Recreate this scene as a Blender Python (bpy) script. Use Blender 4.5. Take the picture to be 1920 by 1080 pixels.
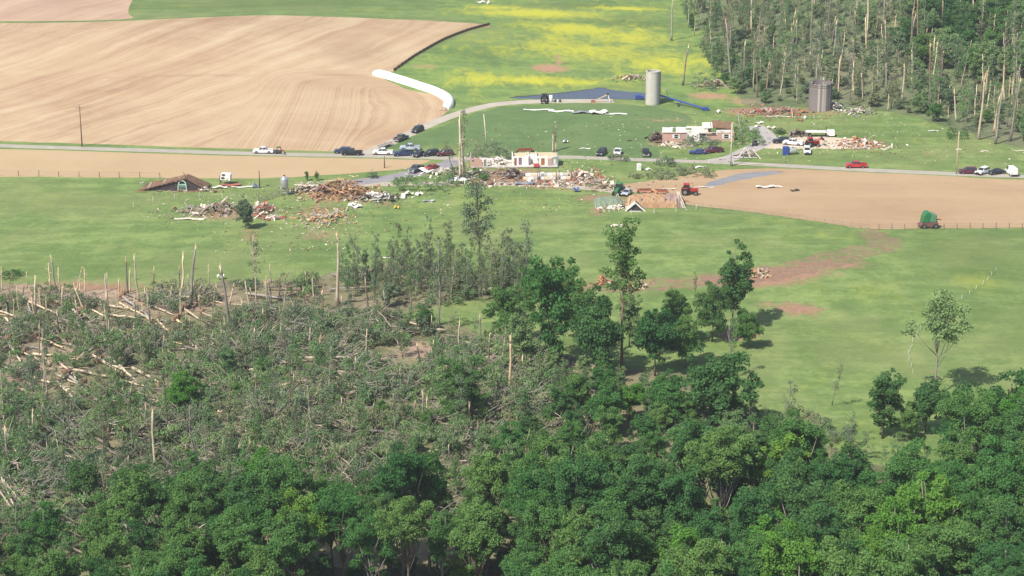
import bpy, bmesh, math, random
import numpy as np
from mathutils import Vector, Matrix, Euler
from mathutils.geometry import delaunay_2d_cdt

for o in list(bpy.data.objects):
    bpy.data.objects.remove(o, do_unlink=True)
SC = bpy.context.scene
COL = SC.collection
random.seed(11)
RNG = np.random.default_rng(7)

# ------------------------------------------------------------------ camera
F, PITCH, CAMH = 3850.0, math.radians(17.9), 142.0
cam_d = bpy.data.cameras.new('camera'); cam = bpy.data.objects.new('camera', cam_d); COL.objects.link(cam)
cam.location = (0, 0, CAMH); cam.rotation_euler = (math.pi/2 - PITCH, 0, 0)
cam_d.sensor_width = 36.0; cam_d.lens = 36.0*F/1920.0; cam_d.clip_start = 1.0; cam_d.clip_end = 9000.0
SC.camera = cam

# ------------------------------------------------------------------ sky and sun
SUN_EL, SUN_AZ = math.radians(51), math.radians(222)      # azimuth clockwise from +Y: the sun stands behind the camera to the left
world = bpy.data.worlds.new('World'); SC.world = world; world.use_nodes = True
wn = world.node_tree; wn.nodes.clear()
wo = wn.nodes.new('ShaderNodeOutputWorld'); wb = wn.nodes.new('ShaderNodeBackground'); ws = wn.nodes.new('ShaderNodeTexSky')
ws.sky_type = 'NISHITA'; ws.sun_disc = False; ws.sun_elevation = SUN_EL; ws.sun_rotation = SUN_AZ
ws.altitude = 200; ws.air_density = 1.0; ws.dust_density = 1.6; ws.ozone_density = 1.0
wb.inputs['Strength'].default_value = 0.105
wn.links.new(ws.outputs[0], wb.inputs[0]); wn.links.new(wb.outputs[0], wo.inputs[0])
sun_d = bpy.data.lights.new('sun', 'SUN'); sun = bpy.data.objects.new('sun', sun_d); COL.objects.link(sun)
sun_d.energy = 4.8; sun_d.angle = math.radians(0.55); sun_d.color = (1.0, 0.945, 0.86)
sdir = Vector((math.sin(SUN_AZ)*math.cos(SUN_EL), math.cos(SUN_AZ)*math.cos(SUN_EL), math.sin(SUN_EL)))
sun.rotation_euler = sdir.to_track_quat('Z', 'Y').to_euler(); sun.location = (-200, -100, 400)
SC.render.engine = 'CYCLES'
SC.view_settings.view_transform = 'Standard'; SC.view_settings.look = 'None'
SC.view_settings.gamma = 1.0; SC.view_settings.use_curve_mapping = False
SC.view_settings.exposure = 0.52
SC.cycles.max_bounces = 6; SC.cycles.diffuse_bounces = 3; SC.cycles.transmission_bounces = 3; SC.cycles.transparent_max_bounces = 4

# ------------------------------------------------------------------ terrain and picture-to-ground lookup
def sm(t):
    t = np.clip(t, 0, 1); return t*t*(3-2*t)
def H(x, y):
    x = np.asarray(x, float); y = np.asarray(y, float)
    z = 0.7*np.sin(x/41+1.3)*np.sin(y/57+.4) + 0.35*np.sin(x/19-.7)*np.sin(y/26+1.9)
    z = z*(1-np.exp(-(((x-24)/60)**2+((y-640)/45)**2)))
    z = z + 24*sm((y-585)/260)*sm((x-62)/85)                        # wooded hill, far right
    z = z + 8.0*np.exp(-(((x+95)/110)**2+((y-705)/75)**2))           # rounded ploughed hill, far left
    z = z + 3.2*np.exp(-(((x-95)/60)**2+((y-455)/38)**2))            # swell in the right pasture
    z = z - 5.0*sm((350-y)/90)
    return z
CA, SA = math.cos(PITCH), math.sin(PITCH)
def proj(x, y, z):
    dz = np.asarray(z)-CAMH
    d = np.asarray(y)*CA - dz*SA; up = np.asarray(y)*SA + dz*CA
    return 960+F*np.asarray(x)/d, 540-F*up/d, d
def G(u, v):
    a = (u-960)/F; b = -(v-540)/F
    dx, dy, dz = a, CA+b*SA, -SA+b*CA
    t0, t = 200.0, 200.0
    while t < 4000:
        if CAMH+dz*t < float(H(dx*t, dy*t)): break
        t0 = t; t += 8
    lo, hi = t0, t
    for _ in range(24):
        m = (lo+hi)/2
        if CAMH+dz*m < float(H(dx*m, dy*m)): hi = m
        else: lo = m
    x, y = dx*hi, dy*hi
    return Vector((x, y, float(H(x, y))))
def gh(x, y): return float(H(x, y))
def pxm(u, v):                                                       # pixels for one metre at that point of the ground
    p = G(u, v); return F/float(proj(p.x, p.y, p.z)[2])

# ------------------------------------------------------------------ mesh helpers
def mesh_np(name, V, Fq, attr=None):
    me = bpy.data.meshes.new(name)
    V = np.asarray(V, np.float32); Fq = np.asarray(Fq, np.int32)
    n, k = Fq.shape
    me.vertices.add(len(V)); me.vertices.foreach_set('co', V.ravel())
    me.loops.add(n*k); me.loops.foreach_set('vertex_index', Fq.ravel())
    me.polygons.add(n); me.polygons.foreach_set('loop_start', np.arange(0, n*k, k, dtype=np.int32))
    if attr:
        for an, av in attr.items():
            a = me.attributes.new(an, 'FLOAT', 'POINT'); a.data.foreach_set('value', np.asarray(av, np.float32))
    me.update(); me.validate(); return me
class MB:
    def __init__(s): s.v = []; s.f = []
    def add(s, vs, fs):
        o = len(s.v); s.v += [tuple(v) for v in vs]; s.f += [tuple(i+o for i in f) for f in fs]; return s
    def box(s, c, d, rot=None):
        hx, hy, hz = d[0]/2, d[1]/2, d[2]/2
        vs = [Vector((sx*hx, sy*hy, sz*hz)) for sx in (-1, 1) for sy in (-1, 1) for sz in (-1, 1)]
        if rot is not None: vs = [rot @ v for v in vs]
        c = Vector(c)
        return s.add([v+c for v in vs], [(0,1,3,2),(4,6,7,5),(0,4,5,1),(2,3,7,6),(0,2,6,4),(1,5,7,3)])
    def tube(s, pts, rad, n=7, cap=True, jag=0):
        pts = [Vector(p) for p in pts]; vs = []; fs = []
        for i, p in enumerate(pts):
            d = (pts[min(i+1, len(pts)-1)]-pts[max(i-1, 0)])
            d = d.normalized() if d.length > 1e-9 else Vector((0,0,1))
            a = d.cross(Vector((0,0,1)) if abs(d.z) < .9 else Vector((1,0,0))).normalized(); b = d.cross(a)
            for k in range(n):
                t = 2*math.pi*k/n; q = p+(a*math.cos(t)+b*math.sin(t))*rad[i]
                if jag and i == len(pts)-1: q = q+d*random.uniform(-jag, jag)
                vs.append(q)
        for i in range(len(pts)-1):
            for k in range(n):
                k2 = (k+1) % n; fs.append((i*n+k, i*n+k2, (i+1)*n+k2, (i+1)*n+k))
        if cap:
            fs.append(tuple(range(n-1, -1, -1))); m = (len(pts)-1)*n; fs.append(tuple(range(m, m+n)))
        return s.add(vs, fs)
    def bar(s, a, b, w, h=None):
        a, b = Vector(a), Vector(b); d = b-a
        q = d.to_track_quat('X', 'Z').to_matrix()
        return s.box((a+b)/2, (d.length, w, h or w), q)
    def lathe(s, prof, n=20, close=True):
        vs = []; fs = []
        for r, z in prof:
            for k in range(n):
                t = 2*math.pi*k/n; vs.append((r*math.cos(t), r*math.sin(t), z))
        for i in range(len(prof)-1):
            for k in range(n):
                k2 = (k+1) % n; fs.append((i*n+k, i*n+k2, (i+1)*n+k2, (i+1)*n+k))
        if close:
            fs.append(tuple(range(n-1, -1, -1))); m = (len(prof)-1)*n; fs.append(tuple(range(m, m+n)))
        return s.add(vs, fs)
    def prism(s, prof, w, y0=0.0, taper=None):
        """side outline (x,z) pulled along y; taper(z) scales the half width"""
        n = len(prof); vs = []
        for sg in (-1, 1):
            for x, z in prof: vs.append((x, y0+sg*w/2*(taper(z) if taper else 1), z))
        fs = [(i, (i+1) % n, n+(i+1) % n, n+i) for i in range(n)] + [tuple(range(n-1, -1, -1)), tuple(range(n, 2*n))]
        return s.add(vs, fs)
    def mesh(s, name='part', smooth=False, bevel=0):
        me = bpy.data.meshes.new(name); me.from_pydata(s.v, [], s.f); 
        bm = bmesh.new(); bm.from_mesh(me)
        bmesh.ops.recalc_face_normals(bm, faces=bm.faces)
        if bevel: bmesh.ops.bevel(bm, geom=[e for e in bm.edges if e.is_manifold and e.calc_face_angle(0) > .5], offset=bevel, segments=1, affect='EDGES')
        bm.to_mesh(me); bm.free()
        if smooth: me.polygons.foreach_set('use_smooth', [True]*len(me.polygons))
        return me
def obj(name, me, mat=None, parent=None, loc=(0,0,0), rot=(0,0,0), scale=None):
    if isinstance(me, MB): me = me.mesh(name)
    o = bpy.data.objects.new(name, me); COL.objects.link(o)
    o.location = loc; o.rotation_euler = rot
    if scale is not None: o.scale = scale if hasattr(scale, '__len__') else (scale,)*3
    if parent is not None: o.parent = parent
    if mat is not None:
        if me.materials:
            if me.materials[0] != mat:
                o.material_slots[0].link = 'OBJECT'; o.material_slots[0].material = mat
        else: me.materials.append(mat)
    return o
def tag(o, label=None, cat=None, group=None, kind=None):
    if label: o['label'] = label
    if cat: o['category'] = cat
    if group: o['group'] = group
    if kind: o['kind'] = kind
    return o
def thing(name, label, cat, loc=(0,0,0), rz=0.0, group=None, scale=None, tilt=(0,0)):
    o = bpy.data.objects.new(name, None); COL.objects.link(o); o.empty_display_size = .5
    o.location = loc; o.rotation_euler = (tilt[0], tilt[1], rz)
    if scale is not None: o.scale = scale if hasattr(scale, '__len__') else (scale,)*3
    return tag(o, label, cat, group)

# ------------------------------------------------------------------ materials
def newmat(name):
    m = bpy.data.materials.new(name); m.use_nodes = True; nt = m.node_tree; nt.nodes.clear()
    out = nt.nodes.new('ShaderNodeOutputMaterial'); return m, nt, out
def N(nt, t, **kw):
    n = nt.nodes.new(t)
    for k, v in kw.items():
        if k.startswith('_'): setattr(n, k[1:], v)
        else: n.inputs[k.replace('_', ' ')].default_value = v
    return n
def ramp(nt, stops):
    r = nt.nodes.new('ShaderNodeValToRGB'); e = r.color_ramp.elements
    while len(e) < len(stops): e.new(.5)
    for i, (p, c) in enumerate(stops): e[i].position = p; e[i].color = (*c, 1)
    return r
def mixc(nt, fac, a, b, mode='MIX'):
    m = nt.nodes.new('ShaderNodeMix'); m.data_type = 'RGBA'; m.blend_type = mode
    for s, i in ((fac, 0), (a, 6), (b, 7)):
        if hasattr(s, 'type') and hasattr(s, 'links'): nt.links.new(s, m.inputs[i])
        elif i == 0: m.inputs[0].default_value = s
        else: m.inputs[i].default_value = (*s, 1)
    return m.outputs[2]
def mth(nt, op, a, b=None, clamp=False):
    m = nt.nodes.new('ShaderNodeMath'); m.operation = op; m.use_clamp = clamp
    for s, i in ((a, 0), (b, 1)):
        if s is None: continue
        if hasattr(s, 'links'): nt.links.new(s, m.inputs[i])
        else: m.inputs[i].default_value = s
    return m.outputs[0]
def noise(nt, vec, scale, detail=4, rough=.6, dist=0):
    n = N(nt, 'ShaderNodeTexNoise', Scale=scale, Detail=detail, Roughness=rough, Distortion=dist)
    if vec is not None: nt.links.new(vec, n.inputs['Vector'])
    return n.outputs[0]
def attr(nt, name):
    a = nt.nodes.new('ShaderNodeAttribute'); a.attribute_name = name; return a.outputs['Fac']
def coords(nt, scale=(1,1,1), rot=(0,0,0), kind='Object'):
    tc = nt.nodes.new('ShaderNodeTexCoord'); mp = nt.nodes.new('ShaderNodeMapping')
    mp.inputs['Scale'].default_value = scale; mp.inputs['Rotation'].default_value = rot
    nt.links.new(tc.outputs[kind], mp.inputs['Vector']); return mp.outputs[0]
def finish(nt, out, col, rough=.9, spec=.15, bump=None, bstr=.4, bdist=.1, metal=0):
    p = nt.nodes.new('ShaderNodeBsdfPrincipled')
    if hasattr(col, 'links'): nt.links.new(col, p.inputs['Base Color'])
    else: p.inputs['Base Color'].default_value = (*col, 1)
    if hasattr(rough, 'links'): nt.links.new(rough, p.inputs['Roughness'])
    else: p.inputs['Roughness'].default_value = rough
    p.inputs['Specular IOR Level'].default_value = spec; p.inputs['Metallic'].default_value = metal
    if bump is not None:
        b = N(nt, 'ShaderNodeBump', Strength=bstr, Distance=bdist); nt.links.new(bump, b.inputs['Height']); nt.links.new(b.outputs[0], p.inputs['Normal'])
    nt.links.new(p.outputs[0], out.inputs[0]); return p
_pm = {}
def paint(name, col, rough=.5, spec=.4, metal=0, var=.25, scale=1.5):
    """plain surface with uneven dirt and a little relief"""
    if name in _pm: return _pm[name]
    m, nt, out = newmat(name); c = coords(nt)
    n = noise(nt, c, scale, 5, .65)
    lo = tuple(x*(1-var) for x in col); hi = tuple(min(1, x*(1+var*.5)) for x in col)
    r = ramp(nt, [(.3, lo), (.7, hi)]); nt.links.new(n, r.inputs[0])
    finish(nt, out, r.outputs[0], rough, spec, n, .15, .02, metal); _pm[name] = m; return m

def ground_mat(name, c_lo, c_hi, c_dry, streak_rot=0.0, streak=.5, yellow=0.0, mow=0.0, dirt=((.30,.175,.105), (.40,.25,.155))):
    """grass or bare soil, driven by the mesh's own masks: dirt (bare earth), lush (greener), flower"""
    m, nt, out = newmat(name)
    c = coords(nt); cs = coords(nt, (.05, .22, .2), (0, 0, streak_rot))
    big = noise(nt, c, .022, 6, .65); mid = noise(nt, c, .12, 6, .72); fine = noise(nt, c, 0.8, 5, .75)
    st = noise(nt, cs, 1.0, 5, .7, .4)
    v = mth(nt, 'ADD', mth(nt, 'MULTIPLY', mid, .8), mth(nt, 'MULTIPLY', st, streak))
    v = mth(nt, 'ADD', v, mth(nt, 'MULTIPLY', fine, .42)); v = mth(nt, 'SUBTRACT', v, .2*streak+.35)
    r = ramp(nt, [(.24, tuple(x*.82 for x in c_lo)), (.40, c_lo), (.58, c_hi)]); nt.links.new(v, r.inputs[0])
    dr = ramp(nt, [(.47, (0,0,0)), (.68, (1,1,1))]); nt.links.new(big, dr.inputs[0])
    col = mixc(nt, mth(nt, 'MULTIPLY', dr.outputs[0], .55), r.outputs[0], c_dry)
    if mow:
        w = N(nt, 'ShaderNodeTexWave', Scale=.17, Distortion=1.2, Detail=2); w.inputs['Detail Scale'].default_value = .4
        nt.links.new(coords(nt, (1,1,1), (0,0,math.radians(64))), w.inputs[0])
        col = mixc(nt, mth(nt, 'MULTIPLY', w.outputs[1], mow), col, tuple(x*.72 for x in c_lo))
    lush = mth(nt, 'MULTIPLY', attr(nt, 'lush'), mth(nt, 'ADD', mid, .35), True)
    col = mixc(nt, mth(nt, 'MULTIPLY', lush, .8), col, tuple(x*.72 for x in c_lo))
    if yellow:
        fn = mth(nt, 'ADD', mth(nt, 'MULTIPLY', noise(nt, coords(nt, (1.3, .6, 1)), .13, 8, .8, .8), 1.7), -.35)
        fr = ramp(nt, [(.3, (0,0,0)), (.75, (1,1,1))]); nt.links.new(mth(nt, 'ADD', mth(nt, 'MULTIPLY', attr(nt, 'flower'), .62), mth(nt, 'SUBTRACT', fn, .25)), fr.inputs[0])
        col = mixc(nt, mth(nt, 'MULTIPLY', fr.outputs[0], yellow), col, (.43, .42, .045))
    dm = mth(nt, 'ADD', attr(nt, 'dirt'), mth(nt, 'MULTIPLY', mth(nt, 'SUBTRACT', noise(nt, c, .45, 5, .7), .5), 1.1))
    dd = ramp(nt, [(.38, (0,0,0)), (.72, (1,1,1))]); nt.links.new(dm, dd.inputs[0])
    dcol = ramp(nt, [(.3, dirt[0]), (.7, dirt[1])]); nt.links.new(fine, dcol.inputs[0])
    col = mixc(nt, dd.outputs[0], col, dcol.outputs[0])
    finish(nt, out, col, .95, .08, mth(nt, 'ADD', fine, mid), .6, .25)
    return m
# ------------------------------------------------------------------ ground: one sheet cut along its field edges
def smooth_poly(P, closed=True, sub=4):
    out = []; n = len(P)
    for i in range(n if closed else n-1):
        p0, p1, p2, p3 = (P[(i-1) % n], P[i], P[(i+1) % n], P[(i+2) % n]) if closed else (P[max(i-1,0)], P[i], P[i+1], P[min(i+2,n-1)])
        for k in range(sub):
            t = k/sub
            f = lambda a, b, c, d: .5*((2*b)+(-a+c)*t+(2*a-5*b+4*c-d)*t*t+(-a+3*b-3*c+d)*t**3)
            out.append((f(p0[0],p1[0],p2[0],p3[0]), f(p0[1],p1[1],p2[1],p3[1])))
    if not closed: out.append(P[-1])
    return out
def gpoly(P, sub=4, jit=.25):
    Q = [G(u, v) for u, v in P]
    Q = smooth_poly([(q.x, q.y) for q in Q], True, sub)
    return [(x+random.gauss(0, jit), y+random.gauss(0, jit)) for x, y in Q]
def gstrip(P, w, sub=5, jit=.06):
    """a lane along a line: P holds picture points, w its width in metres"""
    Q = [G(u, v) for u, v in P]; Q = smooth_poly([(q.x, q.y) for q in Q], False, sub)
    L = []; R = []
    for i, (x, y) in enumerate(Q):
        a = Q[max(i-1, 0)]; b = Q[min(i+1, len(Q)-1)]
        dx, dy = b[0]-a[0], b[1]-a[1]; l = math.hypot(dx, dy) or 1
        ww = (w(i/(len(Q)-1)) if callable(w) else w)/2
        L.append((x-dy/l*(ww+random.gauss(0, jit)), y+dx/l*(ww+random.gauss(0, jit))))
        R.append((x+dy/l*(ww+random.gauss(0, jit)), y-dx/l*(ww+random.gauss(0, jit))))
    return L+R[::-1]
def inpoly(poly, X, Y):
    inside = np.zeros(X.shape, bool); n = len(poly)
    for i in range(n):
        x1, y1 = poly[i]; x2, y2 = poly[(i+1) % n]
        if y1 == y2: continue
        c = ((y1 > Y) != (y2 > Y)) & (X < (x2-x1)*(Y-y1)/(y2-y1)+x1)
        inside ^= c
    return inside

road_pts = [(-260,262),(-100,268),(0,273),(150,278),(320,283),(480,288),(640,291),(760,294),(860,297),(960,296),(1050,294.5),(1110,296),(1220,300),(1340,304),(1440,309),(1600,317.5),(1790,326),(1920,331),(2100,338)]
REG = [  # name, polygon: the first one that holds a face takes it
 ('county_road', gstrip(road_pts, 3.5)),
 ('upper_lane', gstrip([(676,291),(700,281),(742,263),(795,238),(845,218),(890,204),(935,195),(1000,190.5),(1075,189.5),(1150,189)], lambda t: 3.6+.9*t)),
 ('house_lane', gstrip([(1330,304),(1372,296),(1400,283),(1425,271),(1438,258),(1424,243),(1415,236)], 5.5)),
 ('gravel_yard', gpoly([(1418,264),(1470,258),(1540,256),(1610,262),(1640,272),(1600,279),(1520,279),(1440,278),(1412,274)])),
 ('lower_lane', gstrip([(860,299),(838,309),(790,322),(735,333),(690,339),(640,346)], 6.0)),
 ('farm_lane', gstrip([(640,346),(740,345),(850,344),(960,345),(1040,347),(1120,354),(1180,362)], 4.0)),
 ('pond', gpoly([(955,183),(1000,178.5),(1050,174),(1095,168.5),(1130,164),(1152,169),(1200,173),(1238,178),(1240,185),(1205,187.5),(1150,186),(1080,185.5),(1010,186)], 4, .2)),
 ('flooded_hollow', gpoly([(1318,348),(1338,339),(1362,332),(1398,324),(1450,321),(1468,324),(1440,329),(1405,335),(1370,342),(1340,349)], 4, .25)),
 ('dirt_track', gstrip([(1640,428),(1638,440),(1660,455),(1628,468),(1560,486),(1470,508),(1380,520),(1290,528),(1180,538),(1060,546)], lambda t: 4.0+9*t*(1-t)*2.2, 6, 1.3)),
 ('ploughed_field', gpoly([(-300,40),(0,43),(240,39),(480,29),(600,31),(760,37),(916,47),(880,56),(832,76),(775,108),(738,134),(705,136),(760,166),(828,182),(842,206),(800,232),(742,259),(690,282),(640,284),(480,280),(150,269),(0,264),(-300,252)], 4, .15)),
 ('back_field', gpoly([(-300,-160),(350,-160),(258,-15),(240,24),(232,36),(0,40),(-300,37)], 4, .15)),
 ('stubble_strip', gpoly([(-300,262),(0,279),(480,293),(640,296),(760,299),(808,301),(775,311),(735,319),(600,329),(480,334),(240,333),(0,331),(-300,328)], 4, .2)),
 ('tilled_field', gpoly([(1305,325),(1345,320),(1440,316),(1640,324),(1800,332),(1920,337),(2120,343),(2120,428),(1920,427),(1740,428),(1640,429),(1560,420),(1480,408),(1400,396),(1290,384),(1225,366),(1150,352),(1210,340),(1265,333)], 4, .25)),
 ('hill_woodland_floor', gpoly([(1295,-260),(1300,0),(1318,60),(1345,120),(1378,170),(1400,196),(1440,203),(1560,200),(1640,205),(1740,228),(1820,252),(1880,268),(1960,280),(2150,300),(2200,-260)], 4, .8)),
 ('flower_meadow', gpoly([(900,-30),(820,22),(930,48),(890,60),(840,80),(780,112),(745,136),(840,172),(870,192),(925,190),(990,182),(1100,168),(1230,178),(1340,196),(1390,198),(1385,172),(1350,120),(1322,60),(1304,-60)], 4, .6)),
 ('hay_meadow', gpoly([(905,208),(990,196),(1150,194),(1250,205),(1300,225),(1230,262),(1235,300),(1110,293),(1050,291),(960,292),(862,293),(850,270),(720,282),(760,262),(860,225)], 4, .5)),
 ('standing_woodland_floor', gpoly([(-250,1210),(60,1165),(150,1130),(300,1100),(450,1088),(600,1070),(750,1064),(900,1056),(1000,1036),(1100,1010),(1320,985),(1600,1035),(1780,1040),(1810,960),(1860,915),(2150,880),(2300,2400),(-450,2400)], 3, .8)),
 ('flattened_woodland_floor', gpoly([(-250,545),(0,532),(150,540),(300,545),(420,530),(560,525),(640,505),(760,495),(880,510),(960,520),(985,545),(880,560),(770,585),(760,600),(860,612),(960,640),(1060,665),(1150,690),(1300,700),(1340,745),(1440,795),(1560,835),(1640,868),(1720,885),(1800,900),(1840,1000),(1960,1000),(2150,1000),(2400,2600),(-500,2600)], 3, .8)),
]
xs = np.concatenate([[-1800,-1200,-800,-560,-420], np.arange(-340,-200,12), np.arange(-200,240,3.0), np.arange(240,400,14), [460,600,850,1250,1800]])
ys = np.concatenate([[-400,-100,60,140], np.arange(180,250,9), np.arange(250,860,3.0), np.arange(860,1000,14), [1040,1150,1350,1700,2300,3200]])
GX, GY = np.meshgrid(xs, ys); gx = GX.ravel().copy(); gy = GY.ravel().copy()
mid_ = (np.abs(gx) < 330) & (gy > 240) & (gy < 950)
gx[mid_] += RNG.uniform(-.9, .9, mid_.sum()); gy[mid_] += RNG.uniform(-.9, .9, mid_.sum())
pts = [Vector((float(a), float(b))) for a, b in zip(gx, gy)]; edges = []
for nm, poly in REG:
    o = len(pts); pts += [Vector(p) for p in poly]; edges += [(o+i, o+(i+1) % len(poly)) for i in range(len(poly))]
cv, ce, cf, *_ = delaunay_2d_cdt(pts, edges, [], 0, 1e-4, False)
CV = np.array([(v[0], v[1]) for v in cv]); CF = np.array([f for f in cf if len(f) == 3])
CX, CY = CV[CF].mean(1).T
who = np.full(len(CF), -1)
for i, (nm, poly) in list(enumerate(REG))[::-1]:
    who[inpoly(poly, CX, CY)] = i
GZ = H(CV[:,0], CV[:,1])
pu, pv, _d = proj(CV[:,0], CV[:,1], GZ)

def patches(lst):
    m = np.zeros(len(CV))
    for u, v, ru, rv, s in lst:
        c = G(u, v); k = F/float(proj(c.x, c.y, c.z)[2]); sn = math.sin(PITCH+math.atan((v-540)/F))
        d = ((CV[:,0]-c.x)/(ru/k))**2+((CV[:,1]-c.y)/(rv/k/sn))**2
        m = np.maximum(m, s*np.exp(-d*1.1))
    return m
A_dirt = patches([(1030,128,45,9,.95),(1046,112,7,14,.8),(800,124,45,4,.7),(1330,180,60,8,.85),(1400,190,60,10,.7),(1230,148,70,7,.5),
  (1500,580,55,12,1.0),(1440,572,50,10,.7),(1400,524,150,15,1.1),(1480,510,120,12,1.0),(1545,496,110,12,.85),(1250,534,120,9,.7),(1640,450,30,14,.6),(1380,628,52,12,1.0),(660,95,140,35,.62),(520,175,110,14,.4),(330,143,300,4,.65),(640,141,120,5,.6),(130,120,110,22,.45),(760,215,90,25,.4),(420,235,160,18,.35),(40,200,60,40,.3),(250,70,120,15,.3),(1000,400,140,14,.3),(1450,470,200,12,.3),(180,440,120,12,.32),(760,450,120,14,.3),(1620,600,150,14,.33),(1850,480,60,8,.35),(1100,540,70,8,.8),(1130,372,80,14,.75),(1050,352,120,10,.6),(1120,395,26,18,.7),
  (1290,375,60,10,.8),(600,400,70,30,.62),(600,440,55,18,.6),(430,400,110,20,.72),(350,356,90,10,.6),(640,372,110,14,.65),(720,384,60,8,.6),
  (470,440,25,20,.7),(1250,225,90,5,.6),(1420,208,90,9,.9),(1540,210,90,10,.6),(1600,268,60,9,.7),(1740,290,60,8,.45),(1330,262,90,8,.45),(960,330,110,18,.95),(1090,338,60,12,.95),(900,344,60,8,.8),(860,338,50,8,.7),(640,360,90,14,.9),(1250,268,60,6,.8),(1610,272,70,10,.9),
  (1000,352,120,6,.5),(10,430,25,6,.6),(8,455,25,5,.4),(300,408,40,8,.4),(1760,765,60,14,.55),(1745,690,18,30,.5),(1300,344,60,6,.5),(1640,440,20,14,.8),
  (880,300,40,8,.3),(1190,395,90,9,.5),(700,350,50,6,.3),(960,420,40,8,.2)])
A_flow = patches([(1000,25,120,10,1.0),(1080,55,110,11,.9),(930,15,60,8,.7),(1180,16,70,4,.9),(1180,70,90,20,.6),(1100,95,150,20,.6),(1000,150,140,8,.9),(900,150,70,12,.7),(1250,120,90,20,.7),(1040,75,30,25,.6),(1350,110,60,20,.6),
  (1830,530,50,14,.9),(1640,545,90,20,.3),(920,380,150,20,.25),(350,10,200,4,.5),(700,20,90,5,.5),(1370,385,60,6,.6),(1500,415,80,6,.5),(1560,440,90,12,.3)])
A_lush = patches([(1200,45,150,10,.9),(900,100,60,12,.8),(1100,10,160,7,1),(500,8,300,14,1.0),(1300,405,120,10,.5),(150,380,150,10,.5),(200,500,250,25,.6),(1850,500,130,60,.8),(1900,600,100,70,.6),(1750,470,60,12,.8),(1550,640,120,40,.35),(560,470,120,30,.4),(1480,300,150,14,.5),(1600,250,200,16,.4)])

def field_mat(name, lo, mid, hi, fscale, soft=0.5):
    """dry soil and straw with machine passes that follow the furrow coordinate kept on the mesh"""
    m, nt, out = newmat(name); c = coords(nt)
    big = noise(nt, c, .02, 5, .6, .5); fine = noise(nt, c, 1.3, 5, .7); md = noise(nt, c, .11, 5, .6)
    cx = nt.nodes.new('ShaderNodeCombineXYZ'); nt.links.new(mth(nt, 'ADD', attr(nt, 'furrow'), mth(nt, 'MULTIPLY', noise(nt, c, .035, 4, .6), 9.0)), cx.inputs[0]); nt.links.new(mth(nt, 'MULTIPLY', attr(nt, 'along'), .022), cx.inputs[1])
    s1 = noise(nt, cx.outputs[0], fscale, 6, .72); s2 = noise(nt, cx.outputs[0], fscale*.22, 3, .6)
    v = mth(nt, 'ADD', mth(nt, 'MULTIPLY', s1, .55*soft), mth(nt, 'MULTIPLY', s2, .75*soft))
    v = mth(nt, 'ADD', v, mth(nt, 'MULTIPLY', big, .42)); v = mth(nt, 'ADD', v, mth(nt, 'MULTIPLY', md, .2)); v = mth(nt, 'ADD', v, mth(nt, 'MULTIPLY', fine, .12))
    v = mth(nt, 'SUBTRACT', v, .5*(1.3*soft+.74)-.5)
    r = ramp(nt, [(.33, lo), (.5, mid), (.68, hi)]); nt.links.new(v, r.inputs[0])
    dm = mth(nt, 'ADD', attr(nt, 'dirt'), mth(nt, 'MULTIPLY', mth(nt, 'SUBTRACT', md, .5), .6))
    dd = ramp(nt, [(.4, (0,0,0)), (.8, (1,1,1))]); nt.links.new(dm, dd.inputs[0])
    col = mixc(nt, mth(nt, 'MULTIPLY', dd.outputs[0], .75), r.outputs[0], tuple(x*.8 for x in lo))
    finish(nt, out, col, .97, .05, mth(nt, 'ADD', fine, s1), .5, .2); return m
def road_mat(name, a, b, crack=.3):
    m, nt, out = newmat(name); c = coords(nt); n1 = noise(nt, c, .25, 6, .7); n2 = noise(nt, c, 3., 4, .7)
    r = ramp(nt, [(.32, a), (.68, b)]); nt.links.new(mth(nt, 'ADD', mth(nt, 'MULTIPLY', n1, .65), mth(nt, 'MULTIPLY', n2, .35)), r.inputs[0])
    finish(nt, out, r.outputs[0], .9, .2, n2, .3, .03); return m
def water_mat(name, deep, rough):
    m, nt, out = newmat(name); c = coords(nt, (.35, 1.2, 1)); n = noise(nt, c, .5, 4, .6)
    r = ramp(nt, [(.3, deep), (.7, tuple(x*1.35 for x in deep))]); nt.links.new(n, r.inputs[0])
    finish(nt, out, r.outputs[0], rough, .5, n, .25, .15); return m
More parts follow.
